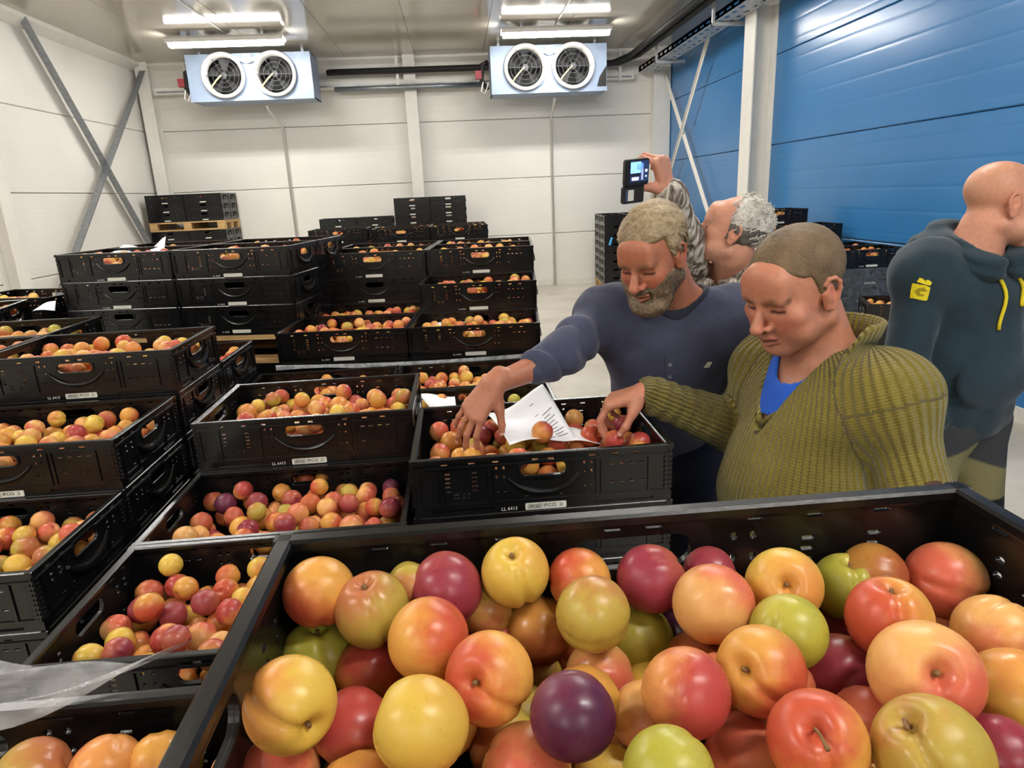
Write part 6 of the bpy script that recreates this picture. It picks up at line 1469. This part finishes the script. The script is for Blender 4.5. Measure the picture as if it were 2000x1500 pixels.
for z0, z1 in ((.50, .99),):
    pts = []
    for u, v in ((-.312,-.412), (.312,-.412), (.312,.412), (-.312,.412)): dx, dy = rot2(u, v, aa); pts.append((cx+dx, cy+dy))
    for k in range(4):
        a, b = pts[k], pts[(k+1) % 4]; mb.add([(a[0],a[1],z0), (b[0],b[1],z0), (b[0],b[1],z1), (a[0],a[1],z1)], [(0,1,2,3)])
o = mb.obj('stretch_film', M['film_dark']); tag(o, 'grey wrapping film round the crate load by the blue wall', 'film')
# phone in an open wallet case
nv_ = nrm((.30,-.93,-.18)); up_ = nrm(np.array([-.10,.10,1.])); up_ = nrm(up_-nv_*(up_ @ nv_)); rt_ = np.cross(up_, nv_)*1.0; rt_ = -rt_ if rt_[0] < 0 else rt_
ph = empty('phone', (.545,2.035,1.70), 0, 'black phone in an open wallet case held up with its screen lit', 'phone')
PM = Matrix(((rt_[0], nv_[0]*-1, up_[0]), (rt_[1], -nv_[1], up_[1]), (rt_[2], -nv_[2], up_[2])))
ph.rotation_mode = 'QUATERNION'; ph.rotation_quaternion = PM.to_quaternion(); ph.location = (.538,2.028,1.742)
def slab(name, x0, x1, z0, z1, y0, y1, r, m):
    v, f = sheet_with_holes(slot((x0+x1)/2, (z0+z1)/2, x1-x0, z1-z0, r), [], y1-y0); return MB().add([(a, b+(y0+y1)/2, c) for a, b, c in v], f).obj(name, m, ph)
M['phone_black'] = mat('phone_black', '#15161a', .35); M['case'] = mat('case_leather', '#1d1b1a', .65, bump=.3, bscale=300)
def scr(name, c, s): return emit(name, srgb(c), s)
slab('case_back', -.041, .041, -.038, .038, .000, .012, .008, M['case'])
slab('phone_body', -.038, .038, -.035, .035, -.004, .000, .007, M['phone_black'])
sc_ = slab('screen', -.026, .036, -.026, .033, -.0046, -.0040, .003, scr('screen_dark', '#1c2c50', .9))
for nm, x0, x1, z0, z1, c, s in (('screen_sky', -.025,.010,-.001,.031,'#7fb2f0',1.4), ('screen_wall', -.004,.018,.008,.026,'#5d86c0',1.2), ('screen_crates', -.025,.008,-.010,-.001,'#141a2c',.6), ('screen_floor', -.020,.004,-.022,-.012,'#b9b6c6',1.2), ('screen_column', .012,.019,-.022,.010,'#8e94b8',1.1)):
    slab(nm, x0, x1, z0, z1, -.0052, -.0046, .001, scr(nm, c, s))
for zz, rr in ((.004,.0042), (-.012,.0026)): slab('shutter_button', .0285-rr, .0285+rr, zz-rr, zz+rr, -.0056, -.0050, rr*.98, scr('screen_button', '#dfeaff', 1.5))
slab('case_flap', -.044, .030, -.090, -.041, .004, .014, .006, M['case'])
slab('case_hinge', -.040, .030, -.043, -.036, .004, .012, .002, M['phone_black'])
slab('card', -.026, -.006, -.082, -.050, .002, .004, .002, M['label_white']); slab('card', -.034, -.026, -.082, -.050, .002, .004, .001, mat('blue_card', '#3b4a66', .5))

o = MB().box((0,0,0), (.035,.006,.13)).obj('tape_strip', mat('blue_tape', '#4aa8e0', .5)); o.location = (2.47,10.925,.87); o.rotation_euler = (0, R_(18), R_(-4)); tag(o, 'short blue tape strip stuck on the turned crate stack', 'tape')
